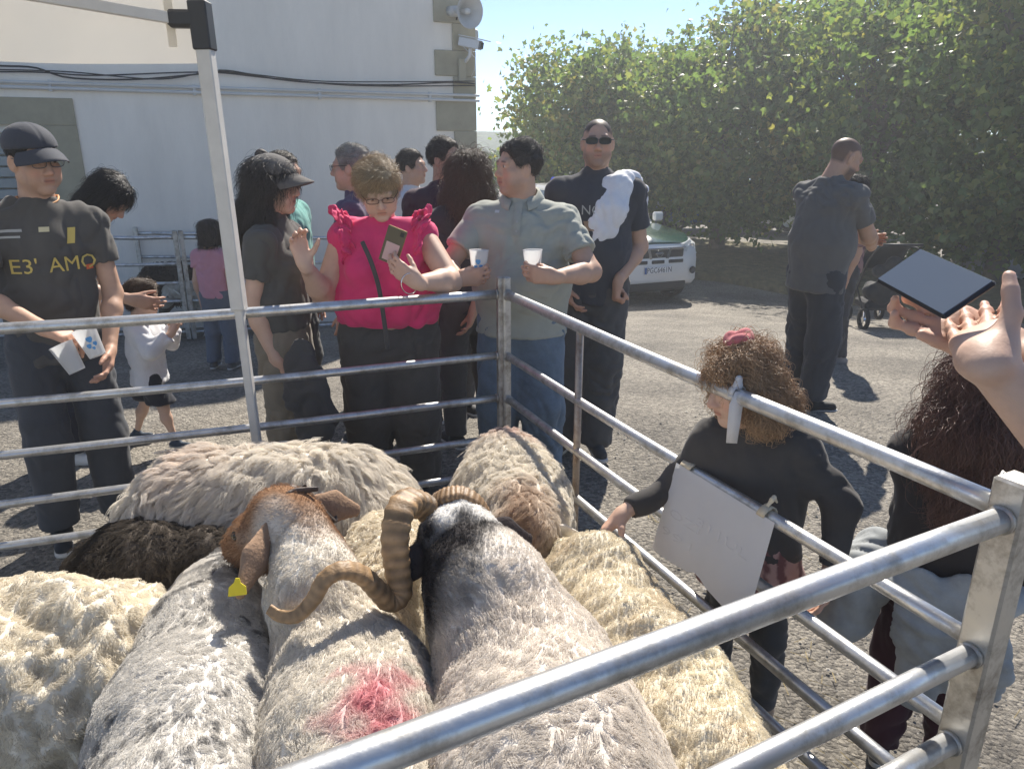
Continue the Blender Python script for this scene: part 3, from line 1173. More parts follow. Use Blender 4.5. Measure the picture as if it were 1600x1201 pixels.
# ------------------------------------------------------------------ sheep hurdles
def metal_mat(name, base, rough, dirt):
    m = bpy.data.materials.new(name)
    m.use_nodes = True
    N, L = m.node_tree.nodes, m.node_tree.links
    bs = N['Principled BSDF']
    bs.inputs['Metallic'].default_value = 0.85
    tc = N.new('ShaderNodeTexCoord')
    n1 = N.new('ShaderNodeTexNoise')
    n1.inputs['Scale'].default_value = 14
    n1.inputs['Detail'].default_value = 8
    n1.inputs['Roughness'].default_value = .7
    L.new(tc.outputs['Object'], n1.inputs['Vector'])
    cr = N.new('ShaderNodeValToRGB')
    cr.color_ramp.elements[0].position, cr.color_ramp.elements[0].color = .36, (*dirt, 1)
    cr.color_ramp.elements[1].position, cr.color_ramp.elements[1].color = .55, (*base, 1)
    L.new(n1.outputs[0], cr.inputs[0])
    L.new(cr.outputs[0], bs.inputs['Base Color'])
    mr = N.new('ShaderNodeMapRange')
    mr.inputs[1].default_value, mr.inputs[2].default_value = .3, .7
    mr.inputs[3].default_value, mr.inputs[4].default_value = rough + .15, rough - .04
    L.new(n1.outputs[0], mr.inputs[0])
    L.new(mr.outputs[0], bs.inputs['Roughness'])
    n2 = N.new('ShaderNodeTexNoise')
    n2.inputs['Scale'].default_value = 90
    L.new(tc.outputs['Object'], n2.inputs['Vector'])
    bp = N.new('ShaderNodeBump')
    bp.inputs['Strength'].default_value = .12
    bp.inputs['Distance'].default_value = .004
    L.new(n2.outputs[0], bp.inputs['Height'])
    L.new(bp.outputs[0], bs.inputs['Normal'])
    return m


M_GALV = metal_mat("galvanised_tube", (.64, .65, .66), .35, (.40, .39, .37))
M_GALVD = metal_mat("galvanised_post", (.56, .55, .52), .48, (.32, .29, .25))
M_BROWNM = metal_mat("stained_tube", (.42, .36, .31), .45, (.26, .2, .16))
P1 = V(-.03, 3.10, 0)
P2 = V(.862, 1.127, 0)
RAILZ = (1.085, .815, .62, .43, .262, .10)


def hurdle(name, label, A, B, zs, group, post_a=True, post_b=True, mids=(), tops=None, r0=.0205, r1=.0165, psz=.045, ptop=.07, midmat=None):
    A, B = np.asarray(A, float), np.asarray(B, float)
    root = empty(name, ((A + B) / 2), label, "hurdle", group)
    u = nrm(B - A)
    n = V(-u[1], u[0], 0)
    R = np.stack([u, n, V(0, 0, 1)], 1)
    for i, z in enumerate(zs):
        r = r0 if i == 0 else r1
        k = 12
        pts = [A + (B - A) * t + V(0, 0, z) + V(0, 0, -.006 * math.sin(math.pi * t) + .0015 * math.sin(9 * t + i)) for t in np.linspace(0, 1, k)]
        MB().tube(pts, r, 14).build("rail", M_GALV, root, True)
    for e, on in ((A - u * psz * .5, post_a), (B + u * psz * .5, post_b)):
        if on:
            MB().box(e + V(0, 0, (zs[0] + ptop) / 2 + .01), (psz, psz, zs[0] + ptop - .02), R, .005).build("post", M_GALVD, root)
            for z in zs[:3]:       # weld beads
                sg = 1 if e is A or np.linalg.norm(e - A) < np.linalg.norm(e - B) else -1
                w = e + u * sg * psz * .52
                MB().tube([w + V(0, 0, z), w + u * sg * .008 + V(0, 0, z)], (r0 if z == zs[0] else r1) + .004, 12).build("weld", M_GALVD, root, True)
    for t in mids:
        p = A + (B - A) * t
        MB().tube([p + V(0, 0, zs[-1] - .02), p + V(0, 0, zs[0])], .0135, 12).build("upright", midmat or M_GALVD, root, True)
    return root


gpen = "metal hurdles round the sheep pen"
u_l = nrm(V(-1.77, 2.486, 0) - P1)
hurdle("sheep_hurdle", "galvanised hurdle closing the pen in front of the woman in pink", P1 + u_l * .035, P1 + u_l * 2.5, RAILZ, gpen, True, True, psz=.034, ptop=.075)
u_r = nrm(P2 - P1)
hurdle("sheep_hurdle", "galvanised hurdle the girl in black reaches through, paper sheet tied on", P1 + u_r * .03, P2 - u_r * .03, RAILZ, gpen, True, False, mids=(.295,), midmat=M_BROWNM, psz=.034, ptop=.075)
u_f = nrm(V(-.203, .579, 0) - P2)
hurdle("sheep_hurdle", "galvanised hurdle with thick top tube across the rams' rumps", P2 + u_f * .045, P2 + u_f * 2.4, RAILZ, gpen, True, True, r0=.0215, r1=.0195, psz=.058, ptop=.07)
# small hooked pin on the near post
hp_ = P2 + V(.012, .03, 1.10)
pin = MB().tube([hp_ + V(.0, 0, -.01), hp_ + V(-.012, .0, .035), hp_ + V(-.03, .0, .047), hp_ + V(-.036, 0, .03)], .0048, 8).build("locking_pin", M_GALV, None, True)
tag(pin, "bent metal locking pin hooked into the thick corner post of the pen", "pin")

# far pen by the building
f0, f1, f2 = AY(150, 470, 7.3), AY(292, 470, 7.6), AY(545, 470, 8.4)
for q in (f0, f1, f2):
    q[2] = gz(q[1])
gfar = "hurdles of the far pen by the white building"
f00 = f0 + (f0 - f1) * 1.0
hurdle("sheep_hurdle", "dull metal hurdle of the far pen in front of the dark horned sheep", f0, f1 - nrm(f1 - f0) * .05, RAILZ, gfar, True, True)
hurdle("sheep_hurdle", "dull metal hurdle of the far pen behind the woman with the cap", f1 + nrm(f2 - f1) * .05, f2, RAILZ, gfar, True, True)
hurdle("sheep_hurdle", "dull metal hurdle along the wall at the back of the far pen", f0 + V(-.1, 1.25, -.1), f1 + V(.5, 1.3, -.1), RAILZ, gfar, True, True)

# ------------------------------------------------------------------ pop-up tent over the camera's left
def fabric_material():
    m = bpy.data.materials.new("tent_cloth")
    m.use_nodes = True
    N, L = m.node_tree.nodes, m.node_tree.links
    out = N['Material Output']
    bs = N['Principled BSDF']
    bs.inputs['Base Color'].default_value = (.74, .70, .62, 1)
    bs.inputs['Roughness'].default_value = .8
    tr = N.new('ShaderNodeBsdfTranslucent')
    tr.inputs[0].default_value = (.74, .69, .61, 1)
    tp = N.new('ShaderNodeBsdfTransparent')
    tp.inputs[0].default_value = (1, .97, .92, 1)
    tc = N.new('ShaderNodeTexCoord')
    nz = N.new('ShaderNodeTexNoise')
    nz.inputs['Scale'].default_value = 3
    L.new(tc.outputs['Object'], nz.inputs['Vector'])
    m1 = N.new('ShaderNodeMixShader')
    m1.inputs[0].default_value = .45
    L.new(bs.outputs[0], m1.inputs[1])
    L.new(tr.outputs[0], m1.inputs[2])
    m2 = N.new('ShaderNodeMixShader')
    mr = N.new('ShaderNodeMapRange')
    mr.inputs[1].default_value, mr.inputs[2].default_value = .3, .7
    mr.inputs[3].default_value, mr.inputs[4].default_value = .36, .46
    L.new(nz.outputs[0], mr.inputs[0])
    L.new(mr.outputs[0], m2.inputs[0])
    L.new(m1.outputs[0], m2.inputs[1])
    L.new(tp.outputs[0], m2.inputs[2])
    L.new(m2.outputs[0], out.inputs[0])
    return m


M_TENT = fabric_material()
M_LEG = mat("tent_leg_white_enamel", (.60, .58, .54), .45, noise=.12, nscale=5, spec=.4)
L0 = AZ(392, 560, .80)
L0 = V(-1.0, 2.70, 0)
ltop = AY(313, 20, 2.72)
ltop = V(ltop[0], 2.72, 2.12)
tent = empty("pop_up_tent", L0, "beige pop-up tent with white leg standing inside the pen fence", "tent")
ldir = nrm(ltop - L0)


def leg_box(a, b, w):
    d = nrm(b - a)
    x = nrm(np.cross(d, V(0, 1, 0)))
    return MB().box((a + b) / 2, (w, w, np.linalg.norm(b - a)), np.stack([x, np.cross(d, x), d], 1), .004)


zt = 1.10
lower = leg_box(L0, L0 + ldir * (zt + .1) / ldir[2], .032).build("leg_tube", M_LEG, tent)
leg_box(L0 + ldir * zt / ldir[2], ltop, .050).build("leg", M_LEG, tent)
MB().box(L0 + V(0, 0, .004), (.09, .09, .008), None, .002).build("foot_plate", M_LEG, tent)
leg_box(ltop - ldir * .13, ltop + ldir * .02, .062).build("corner_bracket", M_BLACKP, tent)
MB().box(ltop - ldir * .035 + V(-.06, -.01, .0), (.09, .05, .055), rotz(.1), .01).build("arm_socket", M_BLACKP, tent)
# eave bar from the bracket, rising away to the other corner
e1 = ltop + V(-2.9, -.55, .0)
bar_a = ltop - ldir * .035 + V(-.08, -.01, 0)
bar_b = AY(40, -10, 2.42)
bd = nrm(bar_b - bar_a)
bx_ = nrm(np.cross(bd, V(0, 0, 1)))
MB().box((bar_a + bar_a + bd * 2.4) / 2, (.018, 2.4, .036), np.stack([bx_, bd, np.cross(bx_, bd)], 1), .003).build("truss_bar", M_LEG, tent)
# valance hanging from the eave, and the roof slope going up over the camera's left
nu, nv_ = 34, 9
tv, tf = [], []
c0, c1 = ltop + V(.012, .034, .16), ltop + V(-2.95, -.62, .16)
for i in range(nu):
    t = i / (nu - 1)
    p = c0 + (c1 - c0) * t
    for j in range(nv_):
        w = j / (nv_ - 1)
        rip = .012 * math.sin(t * 19) * w + .008 * math.sin(t * 41 + 1) * w
        drop = .325 + .012 * math.sin(t * 9)
        tv.append(p + V(0, rip, -w * drop))
tf = [[i * nv_ + j, i * nv_ + j + 1, (i + 1) * nv_ + j + 1, (i + 1) * nv_ + j] for i in range(nu - 1) for j in range(nv_ - 1)]
wmesh("valance", tv, tf, M_TENT, tent)
c2 = c0 + V(.55, -2.95, 0)
tv = []
for i in range(nu):
    t = i / (nu - 1)
    p = c0 + (c2 - c0) * t
    for j in range(nv_):
        w = j / (nv_ - 1)
        tv.append(p + V(.012 * math.sin(t * 19) * w + .004, 0, -w * .32))
# side valance: starts at the corner and runs past the camera
c3 = c1 + (c2 - c0)
peak = (c0 + c1 + c2 + c3) / 4 + V(0, 0, .85)
roof_v = [c0, c1, c3, c2, peak]
sub_v, sub_f = [], []
for (a, b) in ((c0, c1), (c1, c3), (c3, c2), (c2, c0)):
    n0 = len(sub_v)
    K = 8
    for i in range(K + 1):
        for j in range(K + 1):
            e = a + (b - a) * (j / K)
            q = e + (peak - e) * (i / K)
            sub_v.append(q - V(0, 0, .10 * math.sin(math.pi * i / K)))
    for i in range(K):
        for j in range(K):
            k_ = n0 + i * (K + 1) + j
            sub_f.append([k_, k_ + 1, k_ + K + 2, k_ + K + 1])
wmesh("canopy", sub_v, sub_f, M_TENT, tent)
for q in (c1, c2, c3):
    gq = V(q[0], q[1], 0)
    leg_box(gq, V(q[0], q[1], 2.2), .05).build("leg", M_LEG, tent)
# sewn patches on the valance
pz = mat("pale_patch_cloth", (.78, .74, .66), .8, trans=.4)
for (xa, xb, ya, yb) in ((246, 272, -30, 72),):
    a, b = AY(xa, ya, 2.69), AY(xb, yb, 2.69)
    MB().box(((a + b) / 2)[:3] + V(0, .025, 0), (abs(b[0] - a[0]), .003, abs(b[2] - a[2])), rotz(.2)).build("patch", pz, tent)
# ------------------------------------------------------------------ sheep
M_SKINW = mat("sheep_skin_wool", (1, 1, 1), .95, attr=True, noise=.12, nscale=30, bump=.5, bscale=120, bdist=.006, spec=.1)
M_WOOL = mat("wool_fibre", (1, 1, 1), .85, attr=True, spec=.08, trans=.38)
M_TAG = mat("yellow_tag_plastic", (.80, .68, .03), .45, trans=.2)
M_EYE = mat("animal_eye", (.03, .02, .01), .1)
M_HOOF = mat("hoof", (.06, .05, .045), .6)


def horn_material():
    m = bpy.data.materials.new("ram_horn")
    m.use_nodes = True
    N, L = m.node_tree.nodes, m.node_tree.links
    bs = N['Principled BSDF']
    bs.inputs['Roughness'].default_value = .55
    at = N.new('ShaderNodeAttribute')
    at.attribute_name = 'col'
    tc = N.new('ShaderNodeTexCoord')
    nz = N.new('ShaderNodeTexNoise')
    nz.inputs['Scale'].default_value = 22
    nz.inputs['Detail'].default_value = 7
    L.new(tc.outputs['Object'], nz.inputs['Vector'])
    mr = N.new('ShaderNodeMapRange')
    mr.inputs[1].default_value, mr.inputs[2].default_value = .3, .7
    mr.inputs[3].default_value, mr.inputs[4].default_value = .6, 1.3
    L.new(nz.outputs[0], mr.inputs[0])
    mx = N.new('ShaderNodeVectorMath')
    mx.operation = 'SCALE'
    L.new(at.outputs['Color'], mx.inputs[0])
    L.new(mr.outputs[0], mx.inputs['Scale'])
    L.new(mx.outputs[0], bs.inputs['Base Color'])
    n2 = N.new('ShaderNodeTexNoise')
    n2.inputs['Scale'].default_value = 160
    L.new(tc.outputs['Object'], n2.inputs['Vector'])
    bp = N.new('ShaderNodeBump')
    bp.inputs['Strength'].default_value = .3
    bp.inputs['Distance'].default_value = .004
    L.new(n2.outputs[0], bp.inputs['Height'])
    L.new(bp.outputs[0], bs.inputs['Normal'])
    return m


M_HORNM = horn_material()


def smooth_path(pts, n):
    pts = np.array(pts, float)
    t = np.linspace(0, len(pts) - 1, n)
    i = np.clip(t.astype(int), 0, len(pts) - 2)
    u = (t - i)[:, None]
    g = np.gradient(pts, axis=0)
    return (2 * u**3 - 3 * u**2 + 1) * pts[i] + (u**3 - 2 * u**2 + u) * g[i] + (-2 * u**3 + 3 * u**2) * pts[i + 1] + (u**3 - u**2) * g[i + 1]


def horn(root, pts, r0, r1, ridges, colr=(.42, .29, .15), base_dark=True, keel=.72, outv=None, name="horn"):
    """swept ridged horn with a three-sided section; outv turns the broad face"""
    n, ns = 170, 20
    P = smooth_path(pts, n)
    v, c = [], []
    up = None
    for i in range(n):
        t = i / (n - 1)
        tan = nrm(P[min(i + 1, n - 1)] - P[max(i - 1, 0)])
        ref = V(0, 0, 1) if outv is None else np.asarray(outv, float)
        if up is None:
            up = nrm(np.cross(tan, ref))
        up = nrm(up - tan * (up @ tan))
        sd = np.cross(tan, up)
        r = r0 + (r1 - r0) * t ** .85
        rg = math.sin(ridges * t * 2 * math.pi + .6 * math.sin(t * 23)) * (1 - t) ** .5
        for k in range(ns):
            a = 2 * math.pi * k / ns
            rr = r * (1 + .055 * rg + .02 * math.sin(3 * a + 9 * t)) * (1 + .13 * math.cos(3 * a))
            v.append(P[i] + up * math.cos(a) * rr + sd * math.sin(a) * rr * keel)
            sh = .78 + .22 * rg + .06 * math.sin(17 * t * 6.28 + k)
            c.append(np.array(colr) * max(.3, sh) * (1 - (.45 * (1 - t / .12) if base_dark and t < .12 else 0)))
    f = [[i * ns + k, i * ns + (k + 1) % ns, (i + 1) * ns + (k + 1) % ns, (i + 1) * ns + k] for i in range(n - 1) for k in range(ns)]
    f = np.array(f + [[(n - 1) * ns, (n - 1) * ns + 1, (n - 1) * ns + 2, (n - 1) * ns + 3]])
    return wmesh(name, v, f, M_HORNM, root, np.array(c))


def sheep(label, rump, front, h, hw, hr, head, col, seed, fleece=.04, nst=26000, flow=(0, 0, -1), curl=.5, head_r=1.0, ear_col=None, srad=.0011,
          lump=.012, name="sheep", neck_r=.10, res=.011, group="sheep in the hurdle pen", lay=.6, hook=0., earlen=1.0, legs=True, neckup=0., cell=.022, clump=.6, short=None):
    """rump, front: (x, y) of body ends; h back height; hw half width; hr half height;
    head = (poll position, muzzle position); col(p) -> rgb for points"""
    rng = np.random.default_rng(seed)
    rump, front = V(rump[0], rump[1], 0), V(front[0], front[1], 0)
    u = nrm(front - rump)
    sdv = V(-u[1], u[0], 0)
    g0 = float(gz((rump[1] + front[1]) / 2))
    mid = (rump + front) / 2
    root = empty(name, (mid[0], mid[1], g0), label, "sheep", group)
    zc = g0 + h - hr
    fl = (sdv, hr / hw)
    S = SDF(.07)
    a, b = rump + u * hw * .95 + V(0, 0, zc), front - u * hw * .75 + V(0, 0, zc + .015)
    m_ = (a + b) / 2 - V(0, 0, .012)
    S.chain([a, m_, b], [hr * .97, hr * 1.03, hr * .98], flat=fl)
    S.ell(rump + u * hw * .7 + V(0, 0, zc - hr * .15), (hw * .9, hw * .9, hr * .85), k=.06)
    poll, muz = np.asarray(head[0], float), np.asarray(head[1], float)
    hd = nrm(muz - poll)
    nb = front - u * hw * .55 + V(0, 0, zc + hr * .25)
    S.chain([nb, (nb + poll) / 2 + V(0, 0, .01 + neckup), poll - hd * .01], [hr * .62, neck_r * 1.12, neck_r * .80], k=.05)
    v, f = S.mesh(res)
    v = relax(v, f, 2)
    nn = vnormals(v, f)
    v = v + nn * (lump * wob(v, 9, seed) + lump * .8 * (.4 - np.abs(wob(v, 20, seed + 1))) + lump * .4 * wob(v, 48, seed + 2))[:, None]
    fleece_v, fleece_f = v, f
    parts = [(v, f, col(v) * .95)]
    # head: skull, cheeks, muzzle, eyes
    hs = head_r
    Hs = SDF(.03)
    sx = nrm(np.cross(hd, V(0, 0, 1)))
    uz = np.cross(sx, hd)
    at = lambda x, y, z: poll + (sx * x + hd * y + uz * z) * hs
    Lh = np.linalg.norm(muz - poll) / hs
    Hs.cone(at(0, .0, -.005), at(0, Lh * .5, -.015), .066 * hs, .055 * hs)
    Hs.cone(at(0, Lh * .45, -.012), at(0, Lh - .035, -.02), .052 * hs, .036 * hs)
    Hs.ell(at(0, .02, .022), .058 * hs)
    Hs.cone(at(0, .05, -.055), at(0, Lh - .05, -.055), .036 * hs, .024 * hs)
    for s in (-1, 1):
        Hs.ell(at(.046 * s, .075, .018), .02 * hs, k=.015)
        Hs.ell(at(.018 * s, Lh - .012, -.012), .007 * hs, k=.006, sub=True)
    hv, hf = Hs.mesh(.0075)
    hv = relax(hv, hf, 1)
    parts.append((hv, hf, col(hv)))
    # legs
    if legs:
        G = SDF(.02)
        for (e, sg) in ((a - u * .02, -1), (b - u * .02, 1)):
            for s in (-1, 1):
                top = e + sdv * s * hw * .55
                top[2] = zc - hr * .35
                if sg < 0:
                    pts = [top, top + V(0, 0, -.16) + u * .05, top * V(1, 1, 0) - u * .035 + V(0, 0, g0 + .2), top * V(1, 1, 0) - u * .01 + V(0, 0, g0 + .03)]
                else:
                    pts = [top, top + V(0, 0, -.14), top * V(1, 1, 0) + u * .012 + V(0, 0, g0 + .2), top * V(1, 1, 0) + V(0, 0, g0 + .03)]
                G.chain(pts, [.085, .055, .026, .026])
                G.cone(pts[-1] - V(0, 0, .005), pts[-1] + u * .03 - V(0, 0, .012), .026, .02)
        gv, gf_ = G.mesh(.012)
        parts.append((gv, gf_, col(gv) * .85))
    # ears
    E = SDF(.01)
    for s in (-1, 1):
        e0 = at(.058 * s, -.005, .018)
        e1 = e0 + (sx * s * .10 - hd * .015 - uz * .035 - V(0, 0, .03)) * hs * earlen
        E.cone(e0, (e0 + e1) / 2, .016 * hs, .033 * hs, flat=(nrm(hd + .25 * uz), 3.0))
        E.cone((e0 + e1) / 2, e1, .033 * hs, .015 * hs, flat=(nrm(hd + .25 * uz), 3.0))
    ev, ef = E.mesh(.005)
    parts.append((ev, ef, col(ev) if ear_col is None else np.array(ear_col)))
    bv, bf, bc = join(parts)
    wmesh("body", bv, bf, M_SKINW, root, bc)
    for s in (-1, 1):
        mb = MB().lathe([(0, -.012), (.008, -.009), (.012, 0), (.008, .009), (0, .012)], 10, np.eye(3) * hs, at(.056 * s, .082, .02))
        mb.build("eye", M_EYE, root, True)
    # fleece strands gathered into locks
    if nst:
        nst = int(nst * 1.9)
        keep = lambda p, n: np.where(n[:, 2] > -.45, 1.0, .15) * np.where(p[:, 2] > g0 + .2, 1, .1)
        p, n, ix = sample_surface(fleece_v, fleece_f, nst, rng, keep)
        key = np.floor(p / cell + .45 * np.stack([wob(p, .55 / cell, seed + 5), wob(p, .55 / cell, seed + 6), wob(p, .55 / cell, seed + 7)], 1)).astype(np.int64)
        _, lid = np.unique(key[:, 0] * 4000003 + key[:, 1] * 2003 + key[:, 2], return_inverse=True)
        lid = lid.ravel()
        cnt = np.bincount(lid)
        mean = lambda q: np.stack([np.bincount(lid, q[:, i]) / cnt for i in range(3)], 1)[lid]
        lk = np.random.default_rng(seed + 9).normal(size=(len(cnt), 4))[lid]
        pc, nc = mean(p), mean(n)
        nc /= np.linalg.norm(nc, axis=1, keepdims=True) + 1e-9
        fdir = np.broadcast_to(np.asarray(flow, float), p.shape)
        low = np.stack([wob(pc, 7, seed + 11), wob(pc, 7, seed + 12), wob(pc, 7, seed + 13)], 1)
        T = fdir + .45 * lk[:, :3] * curl + .5 * low
        T = T - nc * (T * nc).sum(1, keepdims=True)
        T /= np.linalg.norm(T, axis=1, keepdims=True) + 1e-9
        K = 6 if fleece > .06 else 4
        lf = np.ones(nst) if short is None else short(p)
        ln = fleece * (.8 + .2 * np.abs(lk[:, 3])) * rng.uniform(.85, 1.12, nst) * lf
        bt = np.cross(nc, T)
        pts = np.empty((nst, K, 3))
        for j, s in enumerate(np.linspace(0, 1, K)):
            wv = curl * .12 * np.sin(s * 7 + lk[:, 0] * 3) * s
            base = p + (pc - p) * (clump * s ** 1.2)
            pts[:, j] = base + ln[:, None] * (nc * ((1 - lay) * s + .16 * math.sin(s * 3.1)) + T * (lay * s ** 1.2) + bt * wv[:, None]) + rng.normal(size=(nst, 3)) * (.0016 * s)
        pts[:, 0] -= n * .006
        c = col(p) * (rng.uniform(.9, 1.1, (nst, 1)) * (1 + .05 * lk[:, 3:4]))
        strands("fleece", pts, srad * rng.uniform(.7, 1.2, nst), np.clip(c, 0, .95), M_WOOL, root)
        # short face hair
        nh = 5000
        p, n, ix = sample_surface(hv, hf, nh, rng)
        T = np.broadcast_to(hd + .25 * V(0, 0, -1), p.shape) + .25 * rng.normal(size=(nh, 3))
        T = T - n * (T * n).sum(1, keepdims=True)
        T /= np.linalg.norm(T, axis=1, keepdims=True) + 1e-9
        ln = (.010 * rng.uniform(.6, 1.3, (nh, 1)))
        pts = np.stack([p - n * .002, p + ln * (n * .35 + T * .35), p + ln * (n * .5 + T)], 1)
        strands("face_hair", pts, .0005 * np.ones(nh), np.clip(col(p) * rng.uniform(.75, 1.25, (nh, 1)), 0, .95), M_WOOL, root)
    return root, at, sx, hd, uz


def flat_col(base, var=.1, seed=0, f=6):
    b = np.array(base)

    def fn(p):
        return b * (1 + var * wob(p, f, seed))[:, None]
    return fn


def blend(c, c2, w):
    w = np.clip(w, 0, 1)[:, None]
    return c * (1 - w) + np.array(c2) * w


CREAM = np.array([.60, .52, .39])
WHITEW = np.array([.66, .62, .55])

# ---- long-fleeced sheep standing along the back hurdle


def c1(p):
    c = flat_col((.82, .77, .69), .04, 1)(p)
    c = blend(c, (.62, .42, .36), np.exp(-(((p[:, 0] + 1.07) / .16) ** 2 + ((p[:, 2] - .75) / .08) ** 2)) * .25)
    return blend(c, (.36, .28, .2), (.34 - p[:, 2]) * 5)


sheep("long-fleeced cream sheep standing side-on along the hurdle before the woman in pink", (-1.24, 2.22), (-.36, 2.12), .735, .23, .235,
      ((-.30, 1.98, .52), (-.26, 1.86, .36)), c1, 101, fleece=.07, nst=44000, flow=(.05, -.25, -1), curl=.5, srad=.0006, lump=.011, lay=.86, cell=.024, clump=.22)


# ---- thick cream sheep at the pen's end
def c2f(p):
    c = flat_col((.75, .695, .59), .06, 2)(p)
    return blend(c, (.62, .52, .38), np.clip(wob(p, 5, 7) - .35, 0, 1) * .5)


sheep("thick cream woolled sheep standing side-on beside the spotted sheep", (-.80, 1.50), (-1.66, 1.22), .725, .245, .235,
      ((-1.95, 1.1, .78), (-2.1, 1.0, .66)), c2f, 102, fleece=.026, nst=46000, flow=(.1, -.2, -1), curl=.8, srad=.0006, lump=.019, lay=.8, cell=.024, clump=.4)


# ---- white sheep with grey spots
_sr = np.random.default_rng(303)
_sa = _sr.uniform(-1.25, 1.25, 260)
_st = _sr.uniform(-.05, 1.1, 260)
SPOT_C = np.stack([-.535 - .21 * _st + .20 * np.sin(_sa), .80 + .80 * _st + .05 * np.sin(_sa), .485 + .215 * np.cos(_sa)], 1)
SPOT_R = _sr.uniform(.006, .017, 260) * (1 + .5 * np.clip(_st - .6, 0, 1))


def c3(p):
    c = flat_col((.68, .655, .615), .05, 3)(p)
    w = np.zeros(len(p))
    q = p + .006 * np.stack([wob(p, 60, 36), wob(p, 60, 37), wob(p, 60, 38)], 1)
    for k in range(len(SPOT_C)):
        d2 = ((q - SPOT_C[k]) ** 2).sum(1)
        w = np.maximum(w, np.clip((1.15 - np.sqrt(d2) / SPOT_R[k]) * 2.5, 0, 1))
    hd_ = np.clip((p[:, 1] - 1.45) * 5, 0, 1) * np.clip((wob(p, 30, 33, 6) + .35) * 2, 0, 1)
    return blend(c, (.17, .165, .165), np.maximum(w * .75, hd_ * .75))


sheep("white sheep with grey spots along its back and a lowered grey head", (-.535, .80), (-.745, 1.60), .70, .195, .215,
      ((-.79, 1.80, .54), (-.82, 1.95, .38)), c3, 103, fleece=.017, nst=44000, flow=(.08, -.5, -.5), curl=.4, srad=.0006, lump=.004, lay=.88, cell=.016, clump=.35, neck_r=.1)


# ---- white ram with brown head and raddle mark
def c4(p):
    c = flat_col((.77, .725, .65), .05, 4)(p)
    w = np.clip((p[:, 1] - 1.44 - .5 * (p[:, 0] + .46) * 0 + .03 * wob(p, 18, 41)) * 9, 0, 1) * np.clip((p[:, 2] - .42) * 8, 0, 1)
    c = blend(c, (.27, .155, .09), w)
    c = blend(c, (.12, .06, .04), np.clip(1 - np.linalg.norm(p - V(-.53, 1.54, .83), axis=1) / .06, 0, 1) * .9)
    q = p - V(-.245, 1.085, .70)
    r = np.sqrt((q[:, 0] / .075) ** 2 + (q[:, 1] / .10) ** 2 + (q[:, 2] / .2) ** 2)
    return blend(c, (.66, .13, .20), np.clip((1.25 - r + .4 * wob(p, 34, 42)) * .9, 0, 1) * .66)


r4, at4, sx4, hd4, uz4 = sheep("white ram with brown head, yellow ear tag and red marking on its rump", (-.235, .82), (-.375, 1.42), .735, .18, .21,
                               ((-.525, 1.565, .825), (-.73, 1.66, .73)), c4, 104, fleece=.022, nst=46000, flow=(.02, -.6, -.45), curl=.45, lump=.006, lay=.86, cell=.018, clump=.3, short=lambda p: np.clip((1.50 - p[:, 1]) * 6, .22, 1), neck_r=.088, head_r=1.25,
                               ear_col=(.33, .22, .15), earlen=1.05, neckup=.01, srad=.0006)
# brown horn curving back over the head, and the far tip
hb = at4(.03, -.0, .055)
t_ = AY(497, 763, 1.60)
horn(r4, [hb, AY(440, 782, 1.56), AY(462, 768, 1.58), t_], .024, .006, 6, (.13, .09, .07), False, .8)
hb2 = at4(-.03, -.0, .055)
horn(r4, [at4(.045, -.015, .05), AY(520, 812, 1.66), AY(514, 790, 1.67)], .016, .005, 5, (.10, .075, .06), False, .8)
# yellow tag hanging in the near ear
e0 = at4(-.058, -.005, .018)
e1 = e0 + (-sx4 * .10 - hd4 * .015 - uz4 * .035 - V(0, 0, .03)) * 1.25 * 1.05
tg = e0 + (e1 - e0) * .74 + V(-.006, -.050, -.002)
mb = MB()
tp_ = [(-.019, -.018), (.019, -.013), (.017, .004), (.006, .012), (.003, .022), (-.005, .022), (-.008, .012), (-.018, .002)]
mb.prism(tp_, nrm(V(.98, .1, -.06)), nrm(V(.05, .25, .97)), V(.1, -1, .25), .0022, tg)
mb.build("ear_tag", M_TAG, r4)


# ---- big ram with black and white head and great ridged horns
WC5 = AY(716, 806, 1.53)


def c5(p):
    c = flat_col((.75, .70, .64), .06, 5)(p)
    c = blend(c, (.52, .46, .41), np.clip(wob(p, 6, 55, 5) - .05, 0, 1) * .5)
    ph_ = p - V(-.16, 1.50, .80)
    n1 = np.linalg.norm(ph_ * V(1, 1, 1.0), axis=1)
    w = np.clip((.222 - n1 + .045 * wob(p, 16, 51)) * 12, 0, 1)
    wt = np.clip(1 - np.linalg.norm((p - WC5) / V(.10, .085, .085), axis=1) + .3 * wob(p, 25, 52), 0, 1) * 2.6
    w2 = np.clip((-.07 - p[:, 0]) * 14 + .6 * wob(p, 20, 53) + .75, 0, 1)
    c = blend(c, (.05, .045, .045), w * np.clip(w2, .0, 1))
    return blend(c, (.82, .80, .77), np.clip(wt, 0, 1))


r5, at5, sx5, hd5, uz5 = sheep("big white ram with black and white head and great curled horns", (.135, .62), (.01, 1.40), .80, .205, .235,
                               ((-.125, 1.53, .80), (-.24, 1.70, .66)), c5, 105, fleece=.022, nst=50000, flow=(.03, -.6, -.45), curl=.45, lump=.006, lay=.86, cell=.018, clump=.3, short=lambda p: np.clip((1.46 - p[:, 1]) * 6, .35, 1), neck_r=.125,
                               head_r=1.12, ear_col=(.06, .05, .05), srad=.0006)
